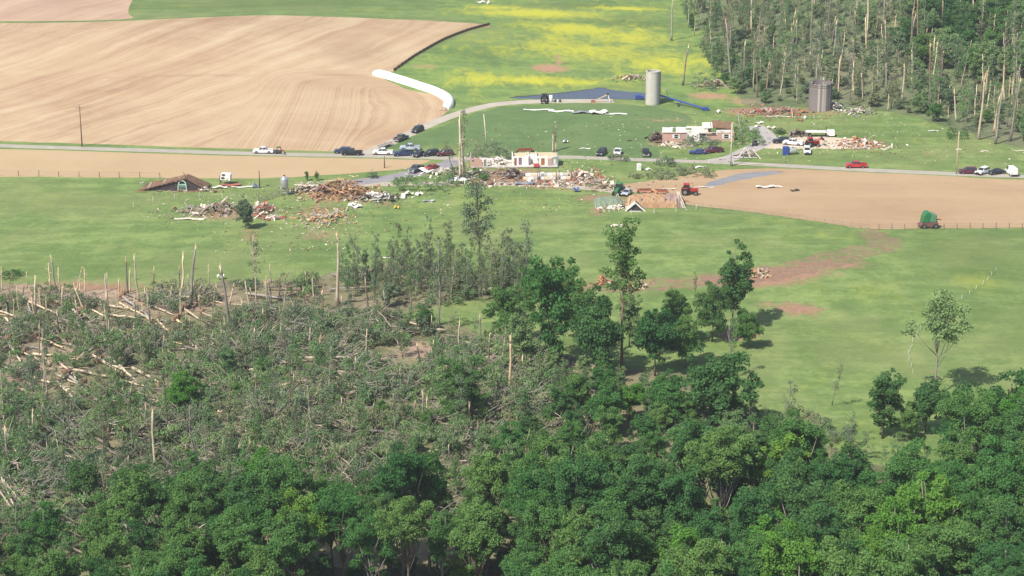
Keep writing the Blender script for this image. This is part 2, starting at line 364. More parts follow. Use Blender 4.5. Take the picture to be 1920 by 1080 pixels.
GM = {
 'pasture': ground_mat('pasture_grass', (.122,.184,.058), (.200,.262,.088), (.232,.244,.106), .15, .6, .22, 0, ((.22,.135,.088),(.34,.21,.135))),
 'county_road': road_mat('worn_asphalt', (.29,.26,.22), (.39,.355,.30)),
 'upper_lane': road_mat('pale_gravel', (.34,.30,.245), (.45,.40,.33)),
 'house_lane': road_mat('grey_gravel', (.30,.28,.26), (.41,.38,.35)),
 'gravel_yard': road_mat('sandy_gravel', (.42,.35,.25), (.56,.48,.37)),
 'lower_lane': road_mat('purple_grey_asphalt', (.20,.19,.20), (.30,.28,.29)),
 'farm_lane': road_mat('dusty_gravel', (.32,.27,.21), (.45,.40,.32)),
 'pond': water_mat('pond_water', (.055,.060,.075), .14),
 'flooded_hollow': water_mat('shallow_water', (.20,.185,.175), .25),
 'dirt_track': ground_mat('track_earth', (.122,.184,.058), (.200,.262,.088), (.232,.244,.106), .15, .6, 0, 0, ((.18,.115,.08),(.29,.185,.125))),
 'ploughed_field': field_mat('ploughed_straw', (.31,.197,.122), (.412,.294,.182), (.49,.382,.246), .8, .8),
 'back_field': field_mat('reddish_straw', (.35,.225,.16), (.42,.285,.20), (.48,.355,.25), .55, .7),
 'stubble_strip': field_mat('smooth_stubble', (.36,.258,.148), (.41,.302,.180), (.445,.342,.212), .2, .3),
 'tilled_field': field_mat('tilled_earth', (.31,.208,.122), (.375,.265,.160), (.42,.312,.195), .3, .4),
 'hill_woodland_floor': ground_mat('hill_litter', (.100,.130,.060), (.165,.190,.090), (.21,.185,.13), .1, .6, 0, 0, ((.2,.15,.1),(.29,.22,.15))),
 'flower_meadow': ground_mat('flowering_pasture', (.110,.178,.060), (.175,.250,.070), (.215,.25,.075), .08, .8, .9),
 'hay_meadow': ground_mat('mown_grass', (.118,.188,.070), (.162,.235,.085), (.185,.232,.095), .1, .3, 0, .55),
 'standing_woodland_floor': ground_mat('shade_darkened_litter', (.045,.055,.025), (.085,.085,.042), (.11,.085,.055), .4, .8, 0, 0, ((.09,.065,.045),(.14,.10,.07))),  # brown litter, darkened further to imitate the shade under the canopy
 'flattened_woodland_floor': ground_mat('torn_woodland_floor', (.11,.12,.06), (.18,.175,.09), (.26,.20,.14), .4, .8, 0, 0, ((.25,.175,.125),(.37,.275,.20))),
}
# dirt shows in the torn wood where its rear edge was scoured
scour = patches([(120,550,200,30,.95),(330,565,170,32,.9),(180,640,190,50,.75),(60,700,140,50,.75),(790,655,70,26,.9),(330,690,120,30,.45),(560,545,120,22,.6),(1090,690,60,14,.8),(920,700,60,30,.45),(430,790,60,20,.4),(1480,800,60,10,.4)])
A_dirt = np.maximum(A_dirt, scour)
def build_ground():
    names = {-1: 'pasture'}; names.update({i: n for i, (n, _) in enumerate(REG)})
    for i, nm in names.items():
        fs = CF[who == i]
        if not len(fs): continue
        ids, inv = np.unique(fs, return_inverse=True); X, Y, Z = CV[ids,0], CV[ids,1], GZ[ids].copy()
        if nm in ('pond', 'flooded_hollow'): Z = Z*0+Z.mean()*.3+Z*.7
        at = {'dirt': A_dirt[ids], 'flower': A_flow[ids], 'lush': A_lush[ids]}
        if nm == 'dirt_track': at['dirt'] = np.maximum(at['dirt'], .57)
        if nm == 'tilled_field': at['dirt'] *= .55
        if nm in ('ploughed_field', 'back_field'):
            a = math.radians(24); ph = X*math.cos(a)-Y*math.sin(a)+10*np.sin(Y/40); al = X*math.sin(a)+Y*math.cos(a)
            c = G(640, 215); w = sm((X-(c.x-30))/40)*sm((c.y+48-Y)/18)
            rr = np.hypot((X-c.x)*1.0, (Y-c.y)*.55)
            at['furrow'] = ph*(1-w)+rr*w; at['along'] = al*(1-w)
        elif 'field' in nm or 'strip' in nm:
            at['furrow'] = Y+.04*X; at['along'] = X
        me = mesh_np(nm, np.stack([X, Y, Z], 1), inv.reshape(-1, 3), at)
        me.polygons.foreach_set('use_smooth', [True]*len(me.polygons))
        bm = bmesh.new(); bm.from_mesh(me); bmesh.ops.recalc_face_normals(bm, faces=bm.faces)
        if sum(f.normal.z for f in bm.faces) < 0: bmesh.ops.reverse_faces(bm, faces=bm.faces)
        bm.to_mesh(me); bm.free()
        tag(obj(nm, me, GM[nm]), kind='structure')
build_ground()
# ------------------------------------------------------------------ vegetation
def leaf_mat(name, dark, light, hue=.12, trans=.33):
    m, nt, out = newmat(name)
    oi = nt.nodes.new('ShaderNodeObjectInfo')
    r = ramp(nt, [(0.0, dark), (1.0, light)]); nt.links.new(attr(nt, 'tint'), r.inputs[0])
    hs = nt.nodes.new('ShaderNodeHueSaturation'); nt.links.new(r.outputs[0], hs.inputs['Color'])
    nt.links.new(mth(nt, 'ADD', mth(nt, 'MULTIPLY', oi.outputs['Random'], .045), .478), hs.inputs['Hue'])
    nt.links.new(mth(nt, 'ADD', mth(nt, 'MULTIPLY', oi.outputs['Random'], -hue*2.2), 1+hue*1.1), hs.inputs['Value'])
    d = N(nt, 'ShaderNodeBsdfDiffuse', Roughness=.6); t = nt.nodes.new('ShaderNodeBsdfTranslucent'); mx = N(nt, 'ShaderNodeMixShader', Fac=trans)
    nt.links.new(hs.outputs[0], d.inputs[0]); nt.links.new(mixc(nt, .5, hs.outputs[0], (.16,.24,.03)), t.inputs[0])
    nt.links.new(d.outputs[0], mx.inputs[1]); nt.links.new(t.outputs[0], mx.inputs[2]); nt.links.new(mx.outputs[0], out.inputs[0]); return m
def bark_mat(name, a, b, sc=2.0):
    m, nt, out = newmat(name); c = coords(nt, (1, 1, .22)); n = noise(nt, c, sc, 5, .7); oi = nt.nodes.new('ShaderNodeObjectInfo')
    r = ramp(nt, [(.3, a), (.7, b)]); nt.links.new(mth(nt, 'ADD', n, mth(nt, 'MULTIPLY', mth(nt, 'SUBTRACT', oi.outputs['Random'], .5), .35)), r.inputs[0])
    finish(nt, out, r.outputs[0], .9, .1, n, .5, .05); return m
LM = {'mid': leaf_mat('leaf_mid_green', (.068,.158,.044), (.148,.295,.086)),
      'lime': leaf_mat('leaf_bright_green', (.088,.205,.034), (.182,.350,.068)),
      'dark': leaf_mat('leaf_deep_green', (.050,.124,.042), (.112,.234,.078)),
      'dull': leaf_mat('leaf_dulled_olive', (.152,.184,.096), (.275,.318,.172), .2, .25),
      'wilt': leaf_mat('leaf_wilting_green', (.118,.206,.080), (.226,.350,.146), .18, .28),
      'grey': leaf_mat('leaf_greyed_green', (.122,.180,.100), (.230,.300,.176), .18, .25)}
BK = {'brown': bark_mat('bark_brown', (.09,.07,.05), (.20,.165,.125)), 'grey': bark_mat('bark_grey', (.17,.15,.125), (.33,.30,.255)),
      'pale': bark_mat('bark_pale_stripped', (.36,.29,.20), (.58,.49,.36)), 'raw': bark_mat('raw_split_wood', (.50,.37,.22), (.72,.58,.38)),
      'red': bark_mat('bark_pine_brown', (.17,.115,.085), (.31,.22,.165)), 'twig': bark_mat('twig_grey_brown', (.15,.12,.09), (.30,.255,.20)),
      'root': bark_mat('root_plate_earth', (.16,.10,.065), (.32,.205,.13))}
def cards(P, D, size, spread=.9, flat=.0, ar=.62):
    """leaf sprays: pointed quads at P that lean to D; returns verts, faces, tint"""
    n = len(P); D = D+RNG.normal(0, spread, (n, 3)); D[:,2] += flat
    D /= np.linalg.norm(D, axis=1, keepdims=True)+1e-9
    A = np.cross(D, RNG.normal(0, 1, (n, 3))); A /= np.linalg.norm(A, axis=1, keepdims=True)+1e-9
    B = np.cross(D, A); s = (size*RNG.uniform(.6, 1.45, n))[:,None]
    V = np.stack([P-A*s*.5, P+B*s*ar*.5+D*s*.08, P+A*s*.5, P-B*s*ar*.5+D*s*.08], 1).reshape(-1, 3)
    return V, np.arange(4*n).reshape(n, 4), np.repeat(np.clip(RNG.normal(.5, .27, n), 0, 1), 4)
def lobes_mesh(name, L, per, size, spread=.85, flat=.25, fill=.25):
    Ps = []; Ds = []; sh = []
    for (cx, cy, cz, r, rz) in L:
        k = max(8, int(per*r*r)); d = RNG.normal(0, 1, (k, 3)); d[:,2] = np.where(d[:,2] < -.35, -d[:,2]*.6, d[:,2]); d /= np.linalg.norm(d, axis=1, keepdims=True)
        q = np.where(RNG.random(k) < fill, RNG.uniform(.45, .95, k), RNG.normal(1, .09, k))[:,None]
        Ps.append(np.array([cx, cy, cz])+d*q*np.array([r, r, rz])); Ds.append(d)
        sh.append(np.full(k, RNG.normal(0, .16)))
    V, Fq, T = cards(np.concatenate(Ps), np.concatenate(Ds), size, spread, flat)
    return mesh_np(name, V, Fq, {'tint': np.clip(T+np.repeat(np.concatenate(sh), 4), 0, 1)})
def trunk_mesh(name, h, r, limbs, lean=.03, n=7, top=.25, mb=None):
    mb = mb or MB(); k = 6; x = y = 0; P = []
    for i in range(k+1):
        P.append((x, y, h*i/k)); x += random.gauss(0, lean*h/k); y += random.gauss(0, lean*h/k)
    mb.tube(P, [r*(1.35 if i == 0 else 1)*(1-(1-top)*i/k) for i in range(k+1)], n)
    for (t, e, rr) in limbs:
        i = t*k; a = Vector(P[int(i)]).lerp(Vector(P[min(int(i)+1, k)]), i-int(i)); e = Vector(e); m_ = a.lerp(e, .5)+Vector((random.gauss(0,.2), random.gauss(0,.2), -.08*(e-a).length))
        mb.tube([a, m_, e], [rr, rr*.68, rr*.3], 5)
    return mb.mesh(name, True)
def canopy_variant(i, h, cr, base, nl, size=.5, per=95, oval=1.0):
    """full tree: an uneven crown of many leafy boughs from base*h to h"""
    L = []; limbs = []; cz = h*(base+1)/2; hz = h*(1-base)/2*oval
    bulge = [(random.uniform(0, 6.28), random.uniform(.72, 1.2)) for _ in range(5)]
    for k in range(nl):
        d = Vector((random.gauss(0,1), random.gauss(0,1), random.gauss(.15,.9))).normalized()*random.uniform(.35, 1.0)
        a = math.atan2(d.y, d.x); f = min(bulge, key=lambda b: abs((b[0]-a+math.pi) % 6.283-math.pi))[1]
        r = cr*random.uniform(.10, .25)
        p = (d.x*(cr*f-r*.6), d.y*(cr*f-r*.6), cz+d.z*(hz-r*.5)*random.uniform(.85, 1.1))
        L.append((*p, r, r*random.uniform(.75, 1.25)))
        if k % 3 == 0: limbs.append((min(.93, max(.3, (p[2]/h)-.22)), p, .11*h/24))
    L.append((0, 0, cz, cr*.42, hz*.5))
    return lobes_mesh(f'crown_{i}', L, per, size, 1.0, .25, .55), trunk_mesh(f'trunk_{i}', h*.86, h*.0125, limbs)
CANOPY = [canopy_variant(i, random.uniform(21, 28), random.uniform(4.2, 6.2), random.uniform(.36, .58), random.randint(62, 85), .37, 190, random.uniform(.9, 1.12)) for i in range(14)]
BUSHY = [canopy_variant(20+i, random.uniform(9, 13), random.uniform(3.2, 4.6), random.uniform(-.08, .1), random.randint(64, 84), .33, 230) for i in range(8)]
def thinned_variant(i, h, cr):
    """storm-thinned tree: stems and limbs show through a torn, gappy crown"""
    L = []; limbs = []
    for k in range(random.randint(26, 36)):
        z = h*random.uniform(.18, 1.0); a = random.uniform(0, 6.28); rad = cr*random.uniform(.15, 1)*(1.15-.6*z/h); p = (rad*math.cos(a), rad*math.sin(a), z); r = random.uniform(.35, .95)
        L.append((*p, r, r*random.uniform(.7, 1.5)))
        if k % 2: limbs.append((min(.95, max(.12, z/h-.15)), p, .07))
    return lobes_mesh(f'torn_crown_{i}', L, 92, .33, 1.1, .1, .7), trunk_mesh(f'torn_stem_{i}', h*1.02, h*.013, limbs, .05, 6, .25)
THINNED = [thinned_variant(40+i, random.uniform(9, 14), random.uniform(2.2, 3.6)) for i in range(9)]
def stripped_variant(i, h, tufts, spread, size=.34, per=38, low=.3):
    """storm-stripped tree: bare stem, broken limbs, thin leaf tufts clinging to it"""
    L = []; limbs = []
    for k in range(tufts):
        z = h*random.uniform(low, 1.0); rad = spread*(1.1-.55*z/h)*random.uniform(.15, 1); a = random.uniform(0, 6.28)
        p = (rad*math.cos(a), rad*math.sin(a), z); r = random.uniform(.5, 1.15)
        L.append((*p, r, r*random.uniform(.9, 1.7)))
        if random.random() < .7: limbs.append((min(.95, max(.15, z/h-.12)), p, .055))
    for k in range(5):
        z = h*random.uniform(.45, .95); a = random.uniform(0, 6.28); e = random.uniform(.8, 2.4)
        limbs.append((z/h*.95, (e*math.cos(a), e*math.sin(a), z+random.uniform(.5, 2.2)), .07))
    return lobes_mesh(f'sparse_leaves_{i}', L, per, size, 1.0, 0, .7), trunk_mesh(f'stripped_stem_{i}', h, h*.011, limbs, .05, 6, .3)
STRIP = [stripped_variant(i, random.uniform(13, 19), random.randint(12, 26), random.uniform(1.0, 2.1)) for i in range(10)]
def snag_variant(i, h, r):
    mb = MB(); lean = random.uniform(.03, .08); limbs = []
    for k in range(random.randint(1, 4)):
        z = h*random.uniform(.35, .9); a = random.uniform(0, 6.28); e = random.uniform(.5, 1.8); limbs.append((z/h, (e*math.cos(a), e*math.sin(a), z+random.uniform(-.3, 1.2)), .06))
    random.seed(500+i); me = trunk_mesh(f'snag_stem_{i}', h, r, limbs, lean, 7, .62)
    top = Vector(max((v.co for v in me.vertices if v.index < 49), key=lambda c: c.z)); top.x = sum(v.co.x for v in list(me.vertices)[42:49])/7; top.y = sum(v.co.y for v in list(me.vertices)[42:49])/7
    for k in range(4):
        a = random.uniform(0, 6.28); d = Vector((math.cos(a), math.sin(a), 0))*r*.3
        mb.tube([top+d+Vector((0,0,-.9)), top+d*1.1+Vector((0,0,-.1)), top+d*random.uniform(1.2,3.2)+Vector((0,0,random.uniform(.1, 1.5)))], [r*.42, r*.33, .03], 4)
    return me, mb.mesh(f'splinter_{i}', True)
SNAG = [snag_variant(i, 1.0*[5, 6, 7.5, 9, 4, 10.5, 12, 6.5, 8, 3.2][i], [.2,.22,.24,.26,.2,.28,.3,.22,.25,.24][i]) for i in range(10)]
SNAGH = [5, 6, 7.5, 9, 4, 10.5, 12, 6.5, 8, 3.2]
def fallen_variant(i):
    """a felled tree: lying trunk with broken limbs, a crushed crown of dull leaves"""
    ln = random.uniform(8, 14); r = random.uniform(.16, .27); mb = MB()
    P = [(-ln/2+ln*k/6, random.gauss(0, .15), .45+r+.4*math.sin(k)*.3+(.5 if k > 3 else 0)) for k in range(7)]
    mb.tube(P, [r*(1-.1*k) for k in range(7)], 7)
    for k in range(9):
        a = Vector(P[random.randint(2, 6)]); e = a+Vector((random.uniform(.5, 3.4), random.uniform(-2.4, 2.4), random.uniform(-.2, 2.1))); mb.tube([a, a.lerp(e, .5)+Vector((0,0,.2)), e], [.08, .06, .025], 4)
    L = []
    for k in range(random.randint(22, 30)):
        rr = random.uniform(.5, 1.25); L.append((random.uniform(-ln*.35, ln*.6), random.gauss(0, 2.0), random.uniform(.1, 1.9), rr, rr*random.uniform(.45, .9)))
    tw = MB()
    for k in range(40):
        a = Vector((random.uniform(-ln*.3, ln*.6), random.gauss(0, 2.0), random.uniform(.4, 2.0))); e = a+Vector((random.gauss(.6, 1.2), random.gauss(0, 1.0), random.uniform(-.2, 1.5)))
        tw.tube([a, e], [.06, .022], 3)
    return mb.mesh(f'fallen_trunk_{i}', True), lobes_mesh(f'crushed_leaves_{i}', L, 100, .31, 1.2, .1, .75), tw.mesh(f'twigs_{i}')
FALL = [fallen_variant(i) for i in range(10)]
def log_variant(i):
    ln = random.uniform(6, 12); r = random.uniform(.2, .33); mb = MB()
    P = [(-ln/2+ln*k/5, random.gauss(0, .12), r+.12+random.uniform(0, .35)) for k in range(6)]
    mb.tube(P, [r*(1-.09*k) for k in range(6)], 7, True, .25)
    for k in range(3):
        a = Vector(P[random.randint(1, 4)]); e = a+Vector((random.uniform(.4, 1.6), random.uniform(-1.2, 1.2), random.uniform(.1, 1.0))); mb.tube([a, e], [.1, .05], 5)
    rt = MB(); c = Vector(P[0])
    for k in range(15):
        a = 6.283*k/15+random.uniform(-.2, .2); rr = random.uniform(.7, 1.5); d = Vector((random.uniform(-.25, .15), math.cos(a)*rr, math.sin(a)*rr*.9+.35))
        rt.tube([c+Vector((.25,0,0)), c+d*.5, c+d], [.34, .24, .04], 5)
    return mb.mesh(f'log_{i}', True), rt.mesh(f'root_plate_{i}', True)
LOGS = [log_variant(i) for i in range(9)]

def place_tree(name, label, cat, p, var, lm, bk, group=None, scale=1.0, rz=None, tilt=(0,0), parts=('crown', 'trunk')):
    t = thing(name, label, cat, p, random.uniform(0, 6.28) if rz is None else rz, group, scale, tilt)
    obj(parts[0], var[0], LM[lm], t); obj(parts[1], var[1], BK[bk], t); return t
def scatter(poly_px, spacing, tries, box=None, seed=1):
    """random ground points whose foot falls inside a picture outline, at least spacing apart"""
    rg = random.Random(seed); W = [(q.x, q.y) for q in (G(u, v) for u, v in poly_px)]
    x0, x1 = min(w[0] for w in W), max(w[0] for w in W); y0, y1 = min(w[1] for w in W), max(w[1] for w in W)
    out = []; cell = {}
    for _ in range(tries):
        x, y = rg.uniform(x0, x1), rg.uniform(y0, y1)
        if not inpoly(W, np.array([x]), np.array([y]))[0]: continue
        k = (int(x//spacing), int(y//spacing))
        if any((x-a)**2+(y-b)**2 < spacing**2 for i in (-1,0,1) for j in (-1,0,1) for a, b in cell.get((k[0]+i, k[1]+j), ())): continue
        cell.setdefault(k, []).append((x, y)); out.append((x, y))
    return out

# --- the standing wood along the bottom of the picture
wood = [(-60,1190),(60,1150),(150,1120),(300,1095),(450,1085),(600,1072),(750,1066),(900,1058),(1000,1042),(1100,1020),(1200,1006),(1320,1004),(1440,1020),(1600,1056),(1700,1068),(1780,1062),(1800,975),(1850,930),(1980,895),(1980,1420),(1010,1420),(985,1250),(960,1182),(850,1178),(700,1182),(560,1185),(520,1230),(480,1420),(-60,1420)]
kinds = {'mid': ('mid green tree of the standing wood', 'mid green trees of the standing wood'),
         'lime': ('bright yellow-green tree of the standing wood', 'bright green trees of the standing wood'),
         'dark': ('deep green tree of the standing wood', 'deep green trees of the standing wood')}
for i, (x, y) in enumerate(scatter(wood, 5.6, 12000, seed=5)):
    u, v, _ = proj(x, y, gh(x, y)); q = random.random()
    lk = 'lime' if (q < .07 or (u > 1400 and q < .2)) else ('dark' if q > .72 else 'mid')
    sc = random.uniform(.84, 1.06)*(.78 if u < 250 else (.87 if u < 1000 else .97))
    place_tree('broadleaf_tree', kinds[lk][0], 'tree', (x, y, gh(x, y)-.2), CANOPY[(i*5) % 14], lk, random.choice(['grey', 'brown', 'brown', 'grey']), kinds[lk][1], sc)
# understorey between them
for i, (x, y) in enumerate(scatter([(480,1085),(700,1075),(1000,1060),(1960,1080),(1960,1180),(480,1165)], 7.5, 2500, seed=8)):
    place_tree('understorey_tree', 'small bushy tree under the bottom-edge trunks', 'tree', (x, y, gh(x, y)-.1), BUSHY[i % 8], random.choice(['mid','lime','mid']), 'brown', 'understorey trees at the bottom edge', random.uniform(.35, .7))
for i, (x, y) in enumerate(scatter([(500,1078),(700,1070),(1000,1052),(1010,1150),(800,1160),(500,1165)], 4.4, 2500, seed=88)):
    place_tree('understorey_tree', 'dark sapling among the bottom-edge trunks', 'tree', (x, y, gh(x, y)-.1), BUSHY[i % 8], 'dark', 'brown', 'dark saplings at the bottom edge', random.uniform(.3, .55))
# lime tree at the left shoulder of the wood
p = G(490, 1058); place_tree('broadleaf_tree', 'vivid lime-green tree at the left shoulder of the standing wood', 'tree', p, CANOPY[2], 'lime', 'grey', None, .86)
p = G(1730, 1190); place_tree('broadleaf_tree', 'largest vivid green rounded tree near the lower right corner', 'tree', p, CANOPY[4], 'lime', 'grey', None, 1.12)
for u, v, sc in ((1830,905,.72),(1885,885,.78),(1925,870,.8),(1800,880,.6),(1850,860,.62)):
    p = G(u, v); place_tree('broadleaf_tree', 'dense deep green tree in the right edge clump', 'tree', p, BUSHY[int(u) % 8], 'dark', 'brown', 'clump at the right edge', sc*2)

# --- rounded trees left standing beyond it
for (u, v, sc, k, lm, lab) in [
  (955,648,1.0,0,'mid','round green tree at the left end of the row in mid pasture'),
  (1035,690,1.45,1,'mid','tall green tree with dark forked trunk second in the mid pasture row'),
  (1118,708,1.28,2,'dark','green tree on several slanting dark stems left of the tall pole-like tree'),
  (1000,600,.72,6,'mid','low green tree behind the left end of the mid pasture row'),
  (1228,705,1.2,3,'dark','deep green tree right of the tall pole-like tree'),
  (1285,690,.85,4,'mid','smaller green tree filling between the two dark trees'),
  (1374,618,1.12,5,'dark','large dark round tree casting its shadow on red soil'),
  (1335,640,.8,6,'dark','dark bushy tree tucked against the large round one'),
  (1400,655,.6,7,'mid','low green bush below the large round tree'),
  (1345,812,1.5,0,'dark','big deep green round tree in front of the right pasture'),
  (1255,800,.95,2,'mid','mid green round tree left of the big deep green one'),
  (1180,790,.8,3,'lime','pale green bushy tree in the thicket below the row'),
  (1130,815,.9,4,'mid','green bushy tree low in the thicket below the row'),
  (1050,800,.7,5,'dark','dark low tree in the thicket left of centre right'),
  (1655,822,1.02,1,'dark','dark round tree at the near fence corner of the right pasture'),
  (1735,812,1.05,3,'dark','dark tree entwined with the leaning stem at the fence corner'),
  (1700,828,.55,5,'mid','small bush at the foot of the two fence corner trees'),
  (1080,640,.95,4,'mid','green tree behind the forked dark trunk in the row'),(980,690,.8,5,'wilt','wilted tree in front of the left end of the row'),(1180,650,.7,1,'wilt','pale tree behind the tall pole-like tree'),(1265,650,.9,7,'mid','green tree behind the deep green one right of the pole-like tree'),(1060,585,.8,0,'mid','small green tree standing behind the row on the grass'),
  (860,790,.95,6,'dark','leafy green tree standing alone in the flattened wood'),
  (345,775,.75,7,'lime','fresh green tree left standing in the flattened wood'),
  (730,575,.55,2,'grey','low grey-green tree at the rear edge of the flattened wood'),
  (800,620,.55,4,'mid','low green tree beside the small grass tongue'),
  (430,720,.6,1,'wilt','wilting low tree in the middle of the flattened wood'),
  (155,945,.8,3,'dark','deep green low tree near the lower left corner'),
  (360,990,1.0,5,'mid','broad green tree at the lower left of the standing wood'),
  (250,960,.85,0,'dark','dense dark tree left of the broad lower left one')]:
    p = G(u, v); place_tree('round_tree', lab, 'tree', p, BUSHY[k], lm, 'brown', None, (sc*1.22, sc*1.22, sc*(1.42 if 900 < u < 1420 and v < 720 else 1.12)))
# thicket between the row and the standing wood
for i, (x, y) in enumerate(scatter([(930,850),(1060,780),(1200,755),(1320,770),(1430,830),(1540,890),(1640,925),(1780,945),(1780,1070),(1440,1030),(1200,1000),(930,1020)], 5.6, 2500, seed=12)):
    lm = random.choice(['mid','mid','dark','wilt'])
    place_tree('thicket_tree', {'mid':'mid green low tree in the thicket','dark':'deep green low tree in the thicket','wilt':'wilted low tree in the thicket'}[lm], 'tree', (x, y, gh(x, y)-.2), BUSHY[(i*3) % 8], lm, 'brown', lm+' thicket trees', random.uniform(.55, .92))
# torn low growth: the lower half of the flattened wood and the edge of the right pasture
for i, (x, y) in enumerate(scatter([(-30,760),(200,720),(460,690),(700,700),(900,730),(1000,760),(1000,900),(880,985),(500,1000),(-30,1040)], 6.2, 2600, seed=14)):
    lm = random.choice(['wilt','wilt','grey','dull','mid']); k = random.random(); v_ = THINNED[i % 9] if k < .7 else BUSHY[i % 8]
    place_tree('torn_tree', {'wilt':'pale green torn tree in the flattened wood','grey':'grey-green torn tree in the flattened wood','dull':'olive torn tree in the flattened wood','mid':'fresh green torn tree in the flattened wood'}[lm], 'tree', (x, y, gh(x, y)-.2), v_, lm, random.choice(['grey','brown','pale']), lm+' torn trees of the flattened wood', random.uniform(.42, .85) if k < .7 else random.uniform(.28, .5), None, (random.gauss(0,.16), random.gauss(0,.16)))
for i, (x, y) in enumerate(scatter([(1330,765),(1440,785),(1560,825),(1640,862),(1780,895),(1780,970),(1560,910),(1420,850)], 5.0, 1500, seed=15)):
    place_tree('torn_tree', 'grey torn tree at the right pasture edge', 'tree', (x, y, gh(x, y)-.2), THINNED[i % 9], random.choice(['dull','grey','wilt']), 'grey', 'torn trees at the right pasture edge', random.uniform(.38, .62), None, (random.gauss(0,.1), random.gauss(0,.1)))
for i, (x, y) in enumerate(scatter([(985,690),(1080,712),(1180,715),(1280,715),(1350,735),(1440,795),(1330,815),(1180,800),(1000,800)], 3.9, 2500, seed=16)):
    lm = random.choice(['wilt','mid','grey','wilt']); place_tree('undergrowth_bush', {'wilt':'pale green bush below the mid pasture row','mid':'green bush below the mid pasture row','grey':'grey-green bush below the mid pasture row'}[lm], 'bush', (x, y, gh(x, y)-.2), (BUSHY if i % 2 else THINNED)[i % 8], lm, 'brown', lm+' bushes below the mid pasture row', random.uniform(.28, .55))
for i, (x, y) in enumerate(scatter([(0,620),(300,610),(620,590),(760,600),(900,640),(980,690),(900,740),(460,700),(0,740)], 8.5, 700, seed=17)):
    lm = random.choice(['wilt','grey','wilt','dull']); place_tree('torn_tree', {'wilt':'pale green torn tree amid the logs','grey':'grey-green torn tree amid the logs','dull':'olive torn tree amid the logs'}[lm], 'tree', (x, y, gh(x, y)-.2), THINNED[i % 9], lm, random.choice(['grey','pale','brown']), lm+' torn trees amid the logs', random.uniform(.35, .75), None, (random.gauss(0,.2), random.gauss(0,.2)))
# two clipped shrubs by the collapsed barns
for u, lab in ((576, 'rounded green shrub beside the metal feed bin, left of a pair'), (594, 'rounded green shrub beside the metal feed bin, right of a pair')):
    p = G(u, 339); place_tree('shrub', lab, 'shrub', p, BUSHY[1 if u < 580 else 5], 'mid', 'brown', None, .23)

# --- tall thin survivors, one by one
def survivor(u, v, top, var, lm, bk, lab, tilt=(0,0), w=1.0):
    p = G(u, v); h = (v-top)/pxm(u, v)/math.cos(PITCH+math.atan((v-540)/F)); me = STRIP[var]
    hh = max(c.co.z for c in me[1].vertices); s = h/hh
    return place_tree('stripped_tree', lab, 'tree', p, me, lm, bk, None, (s*w, s*w, s), None, tilt, ('foliage', 'trunk'))
TALL = stripped_variant(90, 26, 80, 4.3, .38, 95, .5); THIN = stripped_variant(91, 17, 50, 3.6, .36, 75, .45); STRIP += [TALL, THIN, canopy_variant(92, 15, 4.6, .35, 46, .34, 130)]
survivor(1166,692,424,10,'mid','red','tallest pole-like tree with narrow crown rising above the pasture')
survivor(897,520,352,11,'grey','brown','slender tree with grey-green top in the centre of the pasture')
survivor(988,545,418,2,'grey','grey','thin stripped tree right of the central slender one')
survivor(1752,745,582,12,'wilt','grey','leaning thin-leaved tree over the white fence posts',(0,.12))
survivor(1372,712,600,4,'wilt','grey','bare stem with few leaves in front of the right pasture')
survivor(1303,560,510,6,'dark','brown','thin dark tree left of the large round one')
survivor(1560,760,668,8,'dull','grey','bent bare sapling against the right pasture',(0,-.3),.8)
survivor(482,578,440,1,'dull','pale','pale forked bare tree at the rear edge of the flattened wood')
place_tree('round_tree', 'grey-leaved tree over the left rubble heap', 'tree', G(460, 430), BUSHY[2], 'grey', 'grey', None, (.66,.66,.82))
survivor(868,338,205,3,'dull','pale','shattered yard tree left of the wrecked brick house')
survivor(853,335,262,7,'dull','brown','leaning broken yard tree against the shattered one',(0,-.25))
survivor(1040,283,232,5,'dull','pale','broken pale yard tree behind the roofless white rooms')
survivor(826,625,452,0,'dull','grey','tall grey stripped tree beside the small grass tongue')
for u, v, t in ((775,540,430),(790,545,445),(812,550,462),(838,548,455),(858,552,470),(925,548,440),(945,552,450),(965,555,462),(750,552,480),(880,560,490),(700,548,485),(725,560,500),(910,545,470),(935,560,485),(868,545,455),(800,535,470),(955,540,430),(975,560,480),(670,550,500),(715,530,490),(845,560,500),(900,565,505)):
    p = G(u, v); hh = (v-t)/pxm(u, v)/math.cos(PITCH+math.atan((v-540)/F)); k = (u//7) % 9; s_ = hh/max(c.co.z for c in THINNED[k][1].vertices)
    place_tree('stripped_tree', 'grey stripped tree in the thin stand', 'tree', p, THINNED[k], random.choice(['dull','grey']), 'grey', 'thin stand of stripped stems', (s_*.62, s_*.62, s_), None, (random.gauss(0,.05), random.gauss(0,.05)), ('foliage', 'trunk'))
for u, v, t in ((315,830,690),(370,905,760),(250,850,730),(560,870,740),(610,860,730),(680,850,720),(745,880,735),(520,800,700),(1010,730,640),(190,810,720),(120,905,800),(430,930,800),(60,830,750)):
    survivor(u, v, t, (u//5) % 10, random.choice(['dull','wilt','grey']), random.choice(['grey','brown']), 'half-stripped tree upright among felled trees')['group'] = 'half-stripped trees upright in the flattened wood'

